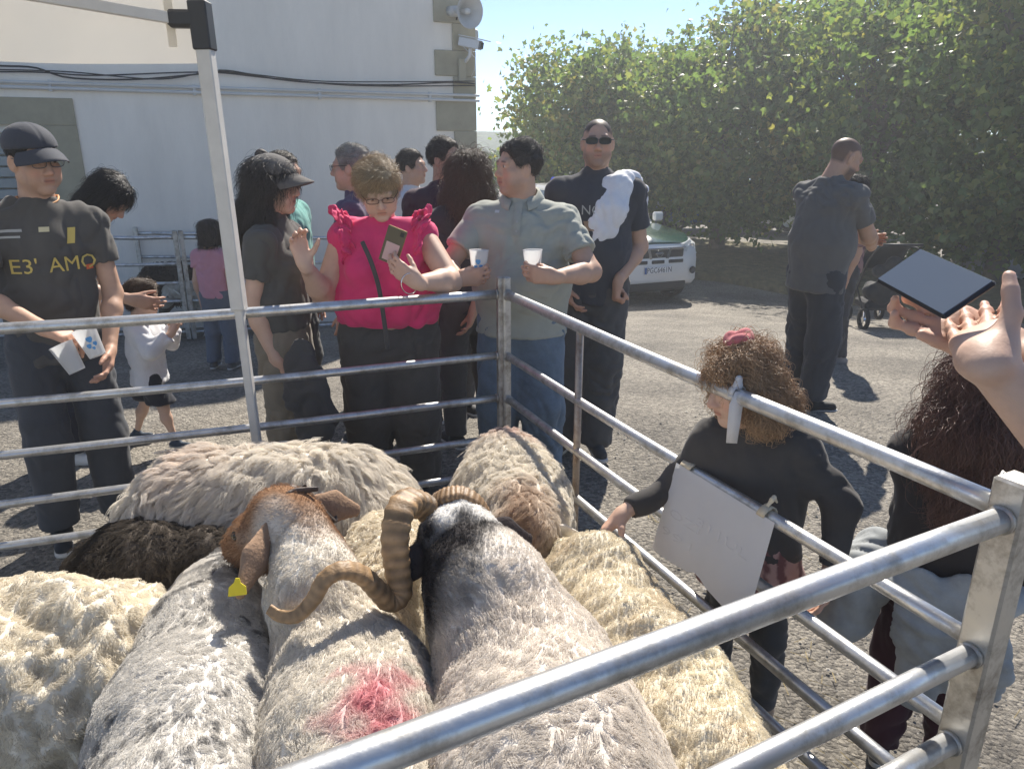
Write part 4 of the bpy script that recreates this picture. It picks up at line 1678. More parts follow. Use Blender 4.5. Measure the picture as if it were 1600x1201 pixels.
# near horn: out of the skull, down the cheek, under and out sideways in a second turn
hp_ = [AY(668, 792, 1.545), AY(645, 784, 1.52), AY(627, 800, 1.47), AY(619, 840, 1.43), AY(622, 885, 1.415), AY(626, 925, 1.40), AY(610, 940, 1.38),
       AY(590, 922, 1.36), AY(566, 899, 1.345), AY(535, 892, 1.32), AY(508, 907, 1.30), AY(490, 938, 1.285), AY(465, 962, 1.28), AY(438, 962, 1.29), AY(421, 951, 1.30)]
horn(r5, hp_, .037, .011, 34, (.40, .25, .125), True, .8, outv=V(.9, .3, .1))
# far horn arches over the nape
hq_ = [AY(684, 786, 1.57), AY(700, 776, 1.56), AY(722, 773, 1.56), AY(745, 786, 1.56), AY(760, 812, 1.57), AY(765, 845, 1.59), AY(756, 880, 1.62)]
horn(r5, hq_, .028, .016, 22, (.33, .2, .1), True, .8)


# ---- woolly sheep in the corner, head down towards the rams
def c6(p):
    c = flat_col((.82, .77, .68), .05, 6)(p)
    w = np.clip((2.13 - p[:, 1] + .06 * wob(p, 12, 61)) * 4, 0, 1) * np.clip(1.15 - np.abs(p[:, 0] - .03) / .11, 0, 1)
    c = blend(c, (.42, .25, .14), w * .8)
    return blend(c, (.62, .40, .36), np.exp(-(((p[:, 0] + .02) / .1) ** 2 + ((p[:, 1] - 2.55) / .10) ** 2)) * .5)


sheep("shaggy cream sheep in the pen corner with brownish neck and lowered head", (-.03, 2.62), (.02, 2.08), .69, .185, .22,
      ((.035, 1.93, .60), (.05, 1.80, .46)), c6, 106, fleece=.04, nst=36000, flow=(0, -.55, -.7), curl=.6, srad=.0006, lump=.011, lay=.78, cell=.020, clump=.22, neck_r=.11)


# ---- closely shorn yellowish sheep along the side hurdle
def c7(p):
    c = flat_col((.71, .645, .52), .06, 8)(p)
    c = blend(c, (.55, .44, .30), np.clip(wob(p, 13, 71, 6) - .35, 0, 1) * .7)
    return blend(c, (.84, .77, .6), np.clip(wob(p, 8, 72) - .2, 0, 1) * .6)


sheep("yellowish short-shorn sheep the girl is touching through the side hurdle", (.42, .86), (.20, 1.80), .69, .165, .20,
      ((.17, 1.90, .45), (.15, 2.03, .30)), c7, 107, fleece=.011, nst=38000, flow=(0, -.5, -.6), curl=.6, srad=.0006, lump=.012, lay=.7, cell=.014, clump=.4, neck_r=.1)

# ---- small one between the horned heads
sheep("small cream sheep squeezed behind the two horned heads", (-.36, 2.0), (-.36, 1.66), .66, .13, .15,
      ((-.30, 1.62, .50), (-.27, 1.56, .36)), flat_col((.82, .75, .62), .08, 9), 108, fleece=.03, nst=9000, flow=(0, -.5, -.6), curl=.9, lump=.012, lay=.7, srad=.0008, neck_r=.09)

# ---- dark one with its head down between the others
sheep("dark brown sheep with lowered head in the gap between the cream sheep", (-1.30, 1.98), (-.86, 1.88), .60, .15, .17,
      ((-.78, 1.84, .56), (-.66, 1.80, .44)), flat_col((.10, .085, .072), .25, 12), 111, fleece=.03, nst=12000, flow=(0, -.3, -.8), curl=.6, lump=.010, lay=.75, srad=.0007, neck_r=.085)

# ---- the far pen
fp = (f0 + f1) / 2
gfp = "sheep in the far pen by the wall"
r9, at9, *_ = sheep("dark brown horned ram in the far pen near the wall", (fp[0] - .25, fp[1] + .55), (fp[0] + .55, fp[1] + .75), .80, .2, .22,
                    ((fp[0] + .72, fp[1] + .6, .70 + float(gz(fp[1]))), (fp[0] + .85, fp[1] + .45, .55 + float(gz(fp[1])))), flat_col((.12, .1, .085), .3, 10), 109, fleece=.05,
                    nst=5000, res=.02, srad=.0025, group=gfp)
hb = at9(.03, 0, .06)
horn(r9, [hb, hb + V(-.08, .0, .1), hb + V(-.2, -.02, .10), hb + V(-.3, -.04, .0), hb + V(-.30, -.06, -.1)], .035, .008, 16, (.30, .25, .12), False, .8)
horn(r9, [hb + V(-.05, .05, 0), hb + V(-.0, .1, .12), hb + V(.12, .12, .15), hb + V(.2, .12, .06)], .035, .008, 16, (.30, .25, .12), False, .8)
sheep("off-white sheep with lowered head in the far pen", (fp[0] + .95, fp[1] + .9), (fp[0] + .35, fp[1] + .35), .62, .19, .2,
      ((fp[0] + .2, fp[1] + .25, .5 + float(gz(fp[1]))), (fp[0] + .1, fp[1] + .15, .35 + float(gz(fp[1])))), flat_col((.55, .53, .48), .1, 11), 110, fleece=.04, nst=4000, res=.02, srad=.0025, group=gfp)
# ------------------------------------------------------------------ people
M_SKIN = mat("skin", (1, 1, 1), .52, attr=True, noise=.06, nscale=25, spec=.35, bump=.12, bscale=240, bdist=.003)
M_HAIRM = mat("hair_mass", (1, 1, 1), .6, attr=True, noise=.25, nscale=30, spec=.3, aniso=(3, 3, .6), bump=.4, bscale=80, bdist=.005)
M_HAIRS = mat("hair_strand", (1, 1, 1), .38, attr=True, spec=.5)
_cl = {}


def cloth(c, rough=.85, weave=.25, key=None, sheen=.15, noise=.08):
    k = (tuple(np.round(c, 3)), rough)
    if k not in _cl:
        _cl[k] = mat("cloth_%d" % len(_cl) if key is None else key, c, rough, noise=noise, nscale=9, bump=weave, bscale=420, bdist=.002, spec=.2, sheen=sheen)
    return _cl[k]


M_GLASSF = mat("spectacle_frame", (.03, .03, .032), .3)
M_LENS = mat("sunglass_lens", (.010, .008, .008), .18, spec=.25)


def clear_lens():
    m = bpy.data.materials.new("clear_lens")
    m.use_nodes = True
    b = m.node_tree.nodes['Principled BSDF']
    b.inputs['Transmission Weight'].default_value = 1
    b.inputs['Roughness'].default_value = .02
    b.inputs['IOR'].default_value = 1.05
    return m


M_CLEAR = clear_lens()


def ik(S, W, l1, l2, hint):
    d = W - S
    L = np.linalg.norm(d)
    if L > (l1 + l2) * .999:
        W = S + d / L * (l1 + l2) * .999
        d = W - S
        L = np.linalg.norm(d)
    u = d / L
    x = (l1 * l1 - l2 * l2 + L * L) / (2 * L)
    h = math.sqrt(max(l1 * l1 - x * x, 0))
    p = np.asarray(hint, float)
    p = nrm(p - u * (p @ u))
    return S + u * x + p * h, W


def add_hand(S, W, d, n, side, s=1.0, curl=(20, 25, 15), thumb=(.62, .7, .32), curls=None, spread=1.0, tcurl=20):
    """fingers along d, palm facing n. side 'R' or 'L'. returns palm centre"""
    d = nrm(d)
    n = nrm(n - d * (np.asarray(n, float) @ d))
    t = np.cross(d, n) * (1 if side == 'R' else -1)
    tips = {}
    mcp = [(.088, .030), (.092, .010), (.088, -.0105), (.079, -.029)]
    ph = [(.043, .026, .021), (.047, .030, .022), (.043, .028, .021), (.034, .021, .019)]
    S.cone(W - d * .02 * s, W + d * .02 * s, .026 * s, .027 * s, k=.02, flat=(n, 1.35))
    for i, (a, b) in enumerate(mcp):
        M = W + (d * a + t * b) * s
        S.cone(W + (d * .012 + t * b * .5) * s, M, .0165 * s, .0125 * s, k=.018)
        cu = curls[i] if curls is not None else curl
        dd = nrm(d + t * b * 3.2 * spread)
        p, ang = M, 0
        r = .0094 * s if i < 3 else .0082 * s
        for j in range(3):
            ang += math.radians(cu[j])
            q = p + (dd * math.cos(ang) + n * math.sin(ang)) * ph[i][j] * s
            S.cone(p, q, r * (1 - .1 * j), r * (.92 - .1 * j), k=.005)
            S.ell(p, r * 1.05, k=.004)
            p = q
        tips[i] = p
    b0 = W + (d * .022 + t * .022 + n * .006) * s
    td = nrm(d * thumb[0] + t * thumb[1] + n * thumb[2])
    b1 = b0 + td * .042 * s
    td2 = nrm(td * math.cos(math.radians(tcurl)) + nrm(n * .6 + d * .5 - t * .3) * math.sin(math.radians(tcurl)))
    b2 = b1 + td2 * .032 * s
    b3 = b2 + nrm(td2 + .25 * d) * .024 * s
    S.cone(b0, b1, .0165 * s, .0125 * s, k=.016)
    S.cone(b1, b2, .0118 * s, .0105 * s, k=.005)
    S.cone(b2, b3, .0105 * s, .0085 * s, k=.004)
    return W + (d * .075 + n * .015) * s


def skin_noise(p, c):
    return np.array(c) * (1 + .05 * wob(p, 14, 77))[:, None]


HAIR = {}


def head_geo(M, hc, hs, skin, browc, female, neck_w, beard=0., res=.0042, buzz=None, fat=1.0, blush=1.0):
    """head and neck; M columns = right, forward, up. neck_w: world neck base"""
    S = SDF(.02)
    S.ell((0, -.014, .034), (.074, .094, .081), k=.02)
    S.ell((0, .028, -.028), (.061 * fat, .064, .083), k=.025)
    S.cone((-.046 * fat, .006, -.058), (-.012, .062, -.092), .024, .02, k=.022)
    S.cone((.046 * fat, .006, -.058), (.012, .062, -.092), .024, .02, k=.022)
    S.ell((0, .072, -.096), (.022, .018, .017), k=.02)
    for s in (-1, 1):
        S.ell((.043 * s * fat, .058, -.018), (.022, .022, .02), k=.02)
        S.ell((.036 * s * fat, .058, -.055), (.026 * fat, .026, .03), k=.02)
        S.ell((.032 * s, .100, .012), (.017, .013, .010), k=.012, sub=True)
        S.ell((.0315 * s, .0795, .011), .0125, k=.003)
        S.cone((.018 * s, .084, .022), (.045 * s, .076, .020), .0062, .005, k=.006)
        S.ell((.012 * s, .096, -.031), (.009, .010, .008), k=.008)
        S.ell((.0765 * s, -.004, -.006), (.010, .021, .032), R=rotz(.35 * s), k=.008)
        S.ell((.084 * s, .004, -.004), (.005, .011, .018), R=rotz(.35 * s), k=.004, sub=True)
    S.cone((-.038, .076, .030), (.038, .076, .030), .012, .012, k=.016)
    S.cone((0, .084, .016), (0, .107, -.024), .0085, .0125, k=.012)
    S.cone((-.019, .086, -.053), (.019, .086, -.053), .0062, .0062, k=.007)
    S.cone((-.016, .086, -.066), (.016, .086, -.066), .0072, .0072, k=.007)
    S.cone((-.024, .092, -.0595), (.024, .092, -.0595), .0018, .0018, k=.004)
    S.ell((0, .098, -.0595), (.024, .008, .0018), k=.004, sub=True)
    nl = M.T @ (neck_w - hc) / hs
    nr_ = .049 if female else .057
    S.cone((0, -.016, -.055), nl, nr_ * fat, nr_ * 1.12 * fat, k=.035)
    v, f = S.mesh(res / hs)
    v = relax(v, f, 1, .35)
    x, y, z = v.T
    c = skin_noise(v, skin)
    ax_ = np.abs(x)
    c = blend(c, np.array(skin) * V(1.12, .80, .76), np.exp(-(((ax_ - .043) / .02) ** 2 + ((z + .03) / .02) ** 2)) * (y > .03) * .5 * blush)
    c = blend(c, np.array(skin) * V(1.1, .78, .74), np.exp(-((x / .016) ** 2 + ((z + .026) / .014) ** 2)) * (y > .09) * .5 * blush)
    lip = np.exp(-((np.maximum(ax_ - .014, 0) / .006) ** 2 + ((z + .0595) / .009) ** 2)) * (y > .078)
    c = blend(c, np.array(skin) * V(.86, .50, .47), lip * .85)
    c = blend(c, np.array(skin) * .25, np.exp(-((np.maximum(ax_ - .018, 0) / .004) ** 2 + ((z + .0595) / .0018) ** 2)) * (y > .078) * .8)
    br = np.exp(-((np.maximum(np.abs(ax_ - .031) - .014, 0) / .004) ** 2 + ((z - .0315 + .15 * np.maximum(ax_ - .033, 0)) / .0042) ** 2)) * (y > .055)
    c = blend(c, browc, br * (.6 if female else .85))
    ed = np.sqrt(((ax_ - .0315) / .012) ** 2 + ((z - .011) / .0065) ** 2)
    c = blend(c, (.5, .47, .44), np.clip((1.05 - ed) * 4, 0, 1) * (y > .075))
    c = blend(c, (.03, .02, .015), np.clip((1 - np.sqrt(((ax_ - .0315) / .0062) ** 2 + ((z - .011) / .0065) ** 2)) * 5, 0, 1) * (y > .08))
    c = blend(c, np.array(skin) * .32, np.exp(-(((ax_ - .0315) / .013) ** 2 + ((z - .0175) / .0026) ** 2)) * (y > .072) * .9)
    if beard:
        w = np.clip((-.035 - z) / .02, 0, 1) * np.clip((y - .0) / .03, 0, 1) * np.clip((z + .135) / .02, 0, 1)
        w = np.maximum(w, np.exp(-((x / .03) ** 2 + ((z + .045) / .008) ** 2)) * (y > .07))
        c = blend(c, np.array(browc) * 1.2 + .02, w * beard * (1 - lip * .8))
    if buzz is not None:
        hl = np.clip((z - .035 + .35 * np.maximum(-y, -.05) + .012 * wob(v, 40, 5) - np.where(y > .055, .045, 0)) / .015, 0, 1)
        hl = np.maximum(hl, np.clip((-y - .02) / .02, 0, 1) * np.clip((z + .055) / .02, 0, 1))
        c = blend(c, buzz[0], hl * buzz[1])
    return v * hs @ M.T + hc, f, c


def hair_geo(style, hs):
    """hair mass in the head's own frame -> verts, faces, strand dir function, strand length"""
    S = SDF(.015)
    clip = []
    flow = lambda p: np.stack([p[:, 0] * 2, -.6 - p[:, 1] * 0, -.8 + 0 * p[:, 2]], 1)
    ln = .02
    if style in ('short', 'crop', 'sweep'):
        g = .004 if style == 'crop' else .010
        S.ell((0, -.016, .040), (.076 + g, .096 + g, .082 + g))
        if style == 'sweep':
            S.ell((.03, .035, .105), (.05, .055, .028), k=.02)
            S.ell((-.025, .04, .10), (.04, .05, .022), k=.02)
            S.ell((0, -.06, .0), (.075, .055, .085), k=.02)
        S.ell((0, .147 if style != 'sweep' else .155, -.016 if style != 'sweep' else -.045), (.2, .11, .13), k=.008, sub=True)
        for s in (-1, 1):
            S.ell((.090 * s, .004, -.012), (.022, .022, .034), k=.006, sub=True)
        ln = .012 if style == 'crop' else .022
        flow = lambda p: np.stack([p[:, 0] * 3, -.3 + 0 * p[:, 1], .2 - (p[:, 2] < .05) * 1.0], 1)
        if style == 'sweep':
            ln = .05
            flow = lambda p: np.stack([.7 + 3 * p[:, 0], -.35 + 0 * p[:, 1], -.55 + 0 * p[:, 2]], 1)
    elif style == 'bob':
        S.ell((0, -.018, .040), (.092, .110, .094))
        S.cone((0, -.06, .0), (0, -.055, -.085), .085, .082, k=.02, flat=(V(0, 1, 0), 1.35))
        for s in (-1, 1):
            S.cone((.068 * s, .01, .03), (.080 * s, .02, -.09), .035, .032, k=.02)
        S.ell((0, .150, -.035), (.085, .085, .125), k=.012, sub=True)
        clip = [(V(0, 0, -.105), V(0, .15, -1))]
        ln = .055
        flow = lambda p: np.stack([p[:, 0] * 1.5, -.1 + 0 * p[:, 1], -1 + 0 * p[:, 2]], 1)
    elif style in ('long', 'curly'):
        S.ell((0, -.018, .040), (.090, .108, .092))
        S.chain([V(0, -.07, .02), V(0, -.105, -.13), V(.0, -.12, -.27)], [.085, .09, .055], k=.03, flat=(V(0, 1, 0), 1.6))
        for s in (-1, 1):
            S.chain([V(.066 * s, -.01, .03), V(.085 * s, -.03, -.11), V(.07 * s, -.06, -.22)], [.036, .04, .022], k=.03)
        S.ell((0, .150, -.03), (.085, .085, .12), k=.012, sub=True)
        ln = .09
        flow = lambda p: np.stack([p[:, 0] * 1.2, -.15 + 0 * p[:, 1], -1 + 0 * p[:, 2]], 1)
    elif style == 'halfup':
        S.ell((0, -.018, .040), (.085, .104, .090))
        S.ell((-.04, -.01, .098), (.048, .048, .036), k=.02)
        S.ell((.045, -.03, .094), (.045, .048, .036), k=.02)
        S.chain([V(.02, -.07, .02), V(.03, -.10, -.10), V(.05, -.105, -.21)], [.085, .085, .05], k=.03, flat=(V(0, 1, 0), 1.5))
        for s in (-1, 1):
            S.chain([V(.07 * s, .0, .03), V(.088 * s, -.01, -.08), V(.08 * s, -.03, -.15)], [.034, .036, .018], k=.03)
        S.ell((0, .150, -.025), (.090, .095, .125), k=.012, sub=True)
        ln = .05
        flow = lambda p: np.stack([p[:, 0] * 2, -.2 + 0 * p[:, 1], -1 + 0 * p[:, 2]], 1)
    v, f = S.mesh(.0062 if style != 'crop' else .005, clip)
    return v, f, flow, ln


def fold_disp(v, n, amp, seed, dirv=(0, 0, 1)):
    """drag creases: sharp valleys between soft swellings, in patches"""
    q = v + .02 * np.stack([wob(v, 12, seed + 5), wob(v, 12, seed + 6), wob(v, 12, seed + 7)], 1)
    a = wob(q * V(1.25, 1.25, .75), 19, seed)
    b = wob(q * V(.7, .7, 1.5), 26, seed + 1)
    patch = .35 + .65 * np.clip(wob(v, 5.5, seed + 2) + .45, 0, 1)
    r = (np.abs(a) ** .7 - .55) * .9 + (np.abs(b) ** .7 - .55) * .7 * np.clip(wob(v, 7, seed + 3) + .3, 0, 1)
    return v + n * (amp * r * patch)[:, None]


def person(label, xy, face, H=1.75, bulk=1.0, belly=0., lean=0., lean_side=0., head=(0, 0, 0), skin=(.42, .25, .17), arms=None, legs=None, female=False,
           shirt=None, pants=None, shoes=(.05, .05, .05), hair=('short', (.03, .022, .018)), beard=0., seed=1, buzz=None, fat=1.0, group="people round the sheep pen",
           zbase=None, hres=.0042, name="person", hsize=None, ares=.006, hips=1.0, hunch=0., body_low=True, chest=1.0, headscale=1.0):
    rng = np.random.default_rng(seed)
    a = math.radians(face)
    fw, rt, up = V(math.cos(a), math.sin(a), 0), V(math.sin(a), -math.cos(a), 0), V(0, 0, 1)
    B = np.stack([rt, fw, up], 1)
    o = V(xy[0], xy[1], float(gz(xy[1])) if zbase is None else zbase)
    W = lambda p: np.asarray(p, float) @ B.T + o
    Li = lambda p: (np.asarray(p, float) - o) @ B
    root = empty(name, o, label, "person", group)
    s = H / 1.75
    child = H < 1.3
    bw = bulk * s
    Rl = rotx(-math.radians(lean)) @ roty(math.radians(lean_side))
    pel = V(0, 0, .535 * H)
    sp = lambda x, y, z: pel + Rl @ V(x, y, z)
    up_ = 1.0 if not child else .94
    wst, cst, shz = .085 * H, .19 * H * up_, .252 * H * up_
    nk = sp(0, -.012 * s + hunch * .5, .316 * H * up_)
    hs = (H / 1.75) ** (.42 if child else .8) * (1.0 if hsize is None else hsize) * headscale
    Hm = B @ Rl @ rotz(math.radians(head[0])) @ rotx(math.radians(head[1])) @ roty(math.radians(head[2]))
    # keep the skull level with the world, not with the bent back, for half the lean
    Hm = B @ rotx(-math.radians(lean * .5)) @ rotz(math.radians(head[0])) @ rotx(math.radians(head[1])) @ roty(math.radians(head[2]))
    hc = W(nk) + (Hm @ V(0, .018, .128)) * hs + B @ V(0, .01 + hunch, .0)
    shw = (.103 if not female else .092) * H * (bulk ** .4) * (1.0 if not child else .92)
    sh = {'R': sp(shw, 0, shz), 'L': sp(-shw, 0, shz)}
    hipw = .054 * H * hips
    hip = {'R': V(hipw, 0, .51 * H), 'L': V(-hipw, 0, .51 * H)}
    l1, l2 = .168 * H, .152 * H
    arms = arms or {}
    legs = legs or {}
    J = {}
    for sd, sg in (('R', 1), ('L', -1)):
        A = arms.get(sd, {})
        w = A.get('w')
        w = sh[sd] + V(.05 * sg * s, .04 * s, -(l1 + l2) * .975) if w is None else Li(w)
        e, w = ik(sh[sd], w, l1, l2, A.get('hint', (.5 * sg, -1, -.2)))
        J[sd] = (sh[sd], e, w)
    K = {}
    for sd, sg in (('R', 1), ('L', -1)):
        Lg = legs.get(sd, {})
        ft = V(*Lg.get('foot', (hipw * sg * 1.25, -.02, 0)))
        ank = ft + V(0, 0, .075 * s)
        kn, ank = ik(hip[sd], ank, .242 * H, .228 * H, Lg.get('hint', (0, 1, 0)))
        K[sd] = (hip[sd], kn, ank, Lg.get('toe', V(.15 * sg, 1, 0)))
    yflat = (V(0, 1, 0), 1.38)

    def torso(S, g=0., loose=0., stub=0.):
        S.cone(pel + V(0, .0, -.01 * H), sp(0, .0, wst), (.150 * hips * bw + g), (.142 * bw + belly * .25 + g + loose), flat=yflat, k=.05)
        S.cone(sp(0, .0, wst), sp(0, .005, cst), (.142 * bw + belly * .25 + g + loose), (.160 * bw * chest + g), flat=yflat, k=.05)
        S.cone(sp(-shw * .5, .0, shz - .035 * H), sp(shw * .5, .0, shz - .035 * H), .086 * bw + g, .086 * bw + g, k=.05, flat=(V(0, 1, 0), 1.1))
        for q in ('L', 'R'):
            S.cone(sp(0, -.014, shz + .030 * H), sh[q], .052 * s + g, .050 * bw + g, k=.04)
            if stub:
                S.cone(sh[q], J[q][0] + (J[q][1] - J[q][0]) * min(stub, .8), .050 * bw ** .9 + g + .003, .047 * bw ** .9 + g + .002, k=.05)
        S.cone(sp(0, -.01, shz + .01 * H), nk + V(0, 0, .0), .066 * s + g, .056 * s + g, k=.035)
        if belly:
            S.ell(sp(0, .05 * s + belly * .35, wst - .01), (.135 * bw + g, .09 * s + belly * .7 + g, .125 * s + g), k=.06)
        if female:
            for q in (-1, 1):
                S.ell(sp(.07 * q * bw, .085 * bw + g, cst - .005 * H), (.06 * bw + g * .5, .058 * bw, .062 * bw), k=.04)

    def limb(S, sd, g, ta=0., tb=1.0, loose=0.):
        p0, p1, p2 = J[sd]
        ra = [.050 * bw ** .9, .041 * bw ** .9, .028 * s * bulk ** .3]
        L_ = l1 + l2
        pts, rad = [], []
        for t in (ta, l1 / L_, tb):
            if t <= l1 / L_:
                q = t * L_ / l1
                pts.append(p0 + (p1 - p0) * q)
                rad.append(ra[0] + (ra[1] - ra[0]) * q + g + loose * t)
            else:
                q = (t * L_ - l1) / l2
                pts.append(p1 + (p2 - p1) * q)
                rad.append(ra[1] + (ra[2] - ra[1]) * q + g + loose * t)
        if tb <= l1 / L_:
            pts, rad = [pts[0], pts[2]], [rad[0], rad[2]]
        S.chain(pts, rad, k=.02)
        return pts, rad

    parts = []
    # arms and hands
    for sd in ('R', 'L'):
        A = arms.get(sd, {})
        if A.get('skip'):
            continue
        S = SDF(.02)
        p0, p1, p2 = [W(q) for q in J[sd]]
        r0, r1, r2 = .047 * bw ** .9, .039 * bw ** .9, .026 * s * bulk ** .3
        S.chain([p0, p1], [r0, r1])
        S.chain([p1, p1 + (p2 - p1) * .3, p2], [r1 * .98, r1 * 1.04, r2])
        fd = nrm(p2 - p1)
        hd_ = A.get('d')
        hd_ = fd if hd_ is None else np.asarray(hd_, float)
        hn = A.get('n')
        hn = B @ V(-1 if sd == 'R' else 1, .25, 0) if hn is None else np.asarray(hn, float)
        J[sd + 'palm'] = add_hand(S, p2, hd_, hn, sd, (H / 1.75) ** (.75 if child else .9) * A.get('hs', 1.0), A.get('curl', (22, 28, 18)), A.get('thumb', (.75, .5, .3)), A.get('curls'), A.get('spread', 1.0), A.get('tcurl', 20))
        v, f = S.mesh(A.get('res', ares))
        v = relax(v, f, 1, .3)
        c = skin_noise(v, skin)
        d_ = np.linalg.norm(v - p2, axis=1)
        c = blend(c, np.array(skin) * V(1.08, .88, .84), np.clip((v - p2) @ nrm(hd_) / .1, 0, 1) * .5)
        parts.append((v, f, c))
    # trunk and legs below the clothes
    S = SDF(.05)
    torso(S, -.016)
    v, f = S.mesh(.018)
    parts.append((W(v), f, np.array(skin)))
    bare = pants.get('len', 1.0) if pants else 1.0
    S = SDF(.03)
    for sd in ('R', 'L'):
        h_, k_, an, toe = K[sd]
        S.chain([h_, k_], [.078 * bw, .052 * bw], k=.03)
        S.chain([k_, k_ + (an - k_) * .32 + V(0, -.012 * s, 0), an], [.05 * bw, .052 * bw, .033 * s], k=.03)
    v, f = S.mesh(.009 if bare < .95 else .02, grow=-.004)
    parts.append((W(v), f, skin_noise(v, skin)))
    hv, hf, hcol = head_geo(Hm, hc, hs, skin, hair[1] if hair else (.03, .02, .02), female, W(nk) - V(0, 0, .03), beard, hres, buzz, fat)
    parts.append((hv, hf, hcol))
    bv, bf, bc = join(parts)
    wmesh("body", bv, bf, M_SKIN, root, bc)
    # shirt with its sleeves
    if shirt:
        g = shirt.get('g', .010)
        S = SDF(.05)
        torso(S, g, shirt.get('loose', .012), min(.6, shirt.get('sleeve', .28) * 1.9 * .55) if shirt.get('sleeve', .28) > 0 else 0.)
        hem = shirt.get('hem', .50) * H
        if hem < .535 * H:
            S.cone(pel, V(0, 0, hem - .02), .150 * hips * bw + g + .006, .150 * hips * bw + g + .010 + shirt.get('flare', 0), flat=yflat, k=.04)
        nz_ = shirt.get('neck', 0.0)
        nkn = nrm(Rl @ V(0, -.28, 1))
        v, f = S.mesh(shirt.get('res', .0095), [(V(0, 0, hem), V(0, 0, -1)), (nk + V(0, .02, .012 + nz_), nkn)])
        ps = [(v, f)]
        tb = shirt.get('sleeve', .28)
        if tb > 0:
            for sd in ('R', 'L'):
                S = SDF(.02)
                pts, rad = limb(S, sd, shirt.get('sg', g) + .004, 0., tb, shirt.get('sloose', .012))
                dv = nrm(pts[-1] - pts[-2])
                S.p = []
                pts[-1] = pts[-1] + dv * .05
                S.chain(pts, rad, k=.03)
                if shirt.get('sleeve_flat'):
                    pass
                v, f = S.mesh(.008, [(pts[-1] - dv * .05, dv)])
                ps.append((v, f))
        vs_, fs_, n = [], [], 0
        for v, f in ps:
            v = relax(v, f, 2, .4)
            v = fold_disp(v, vnormals(v, f), shirt.get('fold', .006) * 2.4, seed)
            vs_.append(v)
            fs_.append(f + n)
            n += len(v)
        sv, sf = np.concatenate(vs_), np.concatenate(fs_)
        cf = shirt.get('colf')
        o_ = wmesh(shirt.get('name', "shirt"), W(sv), sf, shirt['mat'], root, col=None if cf is None else cf(sv))
        J['shirt_obj'] = o_
    if pants:
        g = pants.get('g', .014)
        S = SDF(.04)
        S.cone(pel + V(0, 0, .06 * H), pel - V(0, 0, .02 * H), .140 * hips * bw + g + belly * .1, .148 * hips * bw + g, flat=yflat, k=.05)
        lo_ = pants.get('loose', .01)
        ln = pants.get('len', 1.0)
        for sd in ('R', 'L'):
            h_, k_, an, toe = K[sd]
            S.chain([h_, k_], [.083 * bw * hips + g, .055 * bw + g + lo_], k=.04)
            S.chain([k_, an], [.055 * bw + g + lo_, .040 * s + g + lo_ * 1.2], k=.03)
        zk, za = K['R'][1][2], .05 * H
        zc = za + (1 - ln) * .46 * H
        v, f = S.mesh(.0105, [(V(0, 0, pants.get('waist', .60) * H), V(0, 0, 1)), (V(0, 0, zc), V(0, 0, -1))])
        v = relax(v, f, 2, .4)
        v = fold_disp(v, vnormals(v, f), pants.get('fold', .007) * 2.3, seed + 4)
        wmesh(pants.get('name', "trousers"), W(v), f, pants['mat'], root)
    if shoes is not None:
        sm = shoes if not isinstance(shoes, tuple) else cloth(shoes, .6)
        for sd in ('R', 'L'):
            h_, k_, an, toe = K[sd]
            td = nrm(toe * V(1, 1, 0))
            g0 = an * V(1, 1, 0)
            z0 = an[2] - .075 * s
            S = SDF(.02)
            S.cone(g0 - td * .045 * s + V(0, 0, z0 + .042 * s), g0 + td * .13 * s + V(0, 0, z0 + .032 * s), .040 * s, .034 * s, k=.02)
            S.cone(g0 + V(0, 0, z0 + .05 * s), an + V(0, 0, .01), .042 * s, .040 * s, k=.02)
            v, f = S.mesh(.008, [(V(0, 0, z0 + .012), V(0, 0, -1))])
            sh_ = wmesh("shoe", W(relax(v, f, 1)), f, sm, root)
            S = SDF(.01)
            S.cone(g0 - td * .05 * s + V(0, 0, z0 + .014), g0 + td * .138 * s + V(0, 0, z0 + .014), .036 * s, .037 * s, k=.01)
            v, f = S.mesh(.008, [(V(0, 0, z0 + .002), V(0, 0, -1)), (V(0, 0, z0 + .024), V(0, 0, 1))])
            wmesh("sole", W(v), f, M_SOLE, sh_)
    if hair and hair[0]:
        v, f, flow, ln = hair_geo(hair[0], hs)
        n = vnormals(v, f)
        amp = hair[2] if len(hair) > 2 else .004
        v = v + n * (amp * wob(v, 26, seed + 8) + amp * .5 * wob(v, 60, seed + 9))[:, None]
        hw_ = v * hs @ Hm.T + hc
        tint = np.array(hair[1])
        c = tint * (1 + .25 * wob(v * V(1, 1, .3), 60, seed))[:, None]
        hb_ = wmesh("hair", hw_, f, M_HAIRM, root, np.clip(c, 0, 1))
        ns = hair[3] if len(hair) > 3 else 5000
        if ns:
            p, n, ix = sample_surface(v, f, ns, rng)
            T = flow(p) + .35 * np.stack([wob(p, 30, seed + 1), wob(p, 30, seed + 2), wob(p, 30, seed + 3)], 1) + .15 * rng.normal(size=(ns, 3))
            T = T - n * (T * n).sum(1, keepdims=True) * .9
            T /= np.linalg.norm(T, axis=1, keepdims=True) + 1e-9
            cz = hair[4] if len(hair) > 4 else .25
            le = ln * rng.uniform(.6, 1.2, ns)
            Kp = 6
            pts = np.empty((ns, Kp, 3))
            bt = np.cross(n, T)
            ph = rng.uniform(0, 6.28, ns)
            rng_f = np.where(rng.random(ns) < .12, rng.uniform(1.5, 3.2, ns), rng.uniform(.5, 1.1, ns))
            for j, t in enumerate(np.linspace(0, 1, Kp)):
                wv = cz * .16 * np.sin(t * 9 * (1 + cz) + ph)
                pts[:, j] = p + le[:, None] * (T * t + n * ((.10 + cz * .25) * rng_f)[:, None] * math.sin(t * 2.6) + bt * wv[:, None] + V(0, 0, -.12 * t * t))
            pts = (pts * hs) @ Hm.T + hc
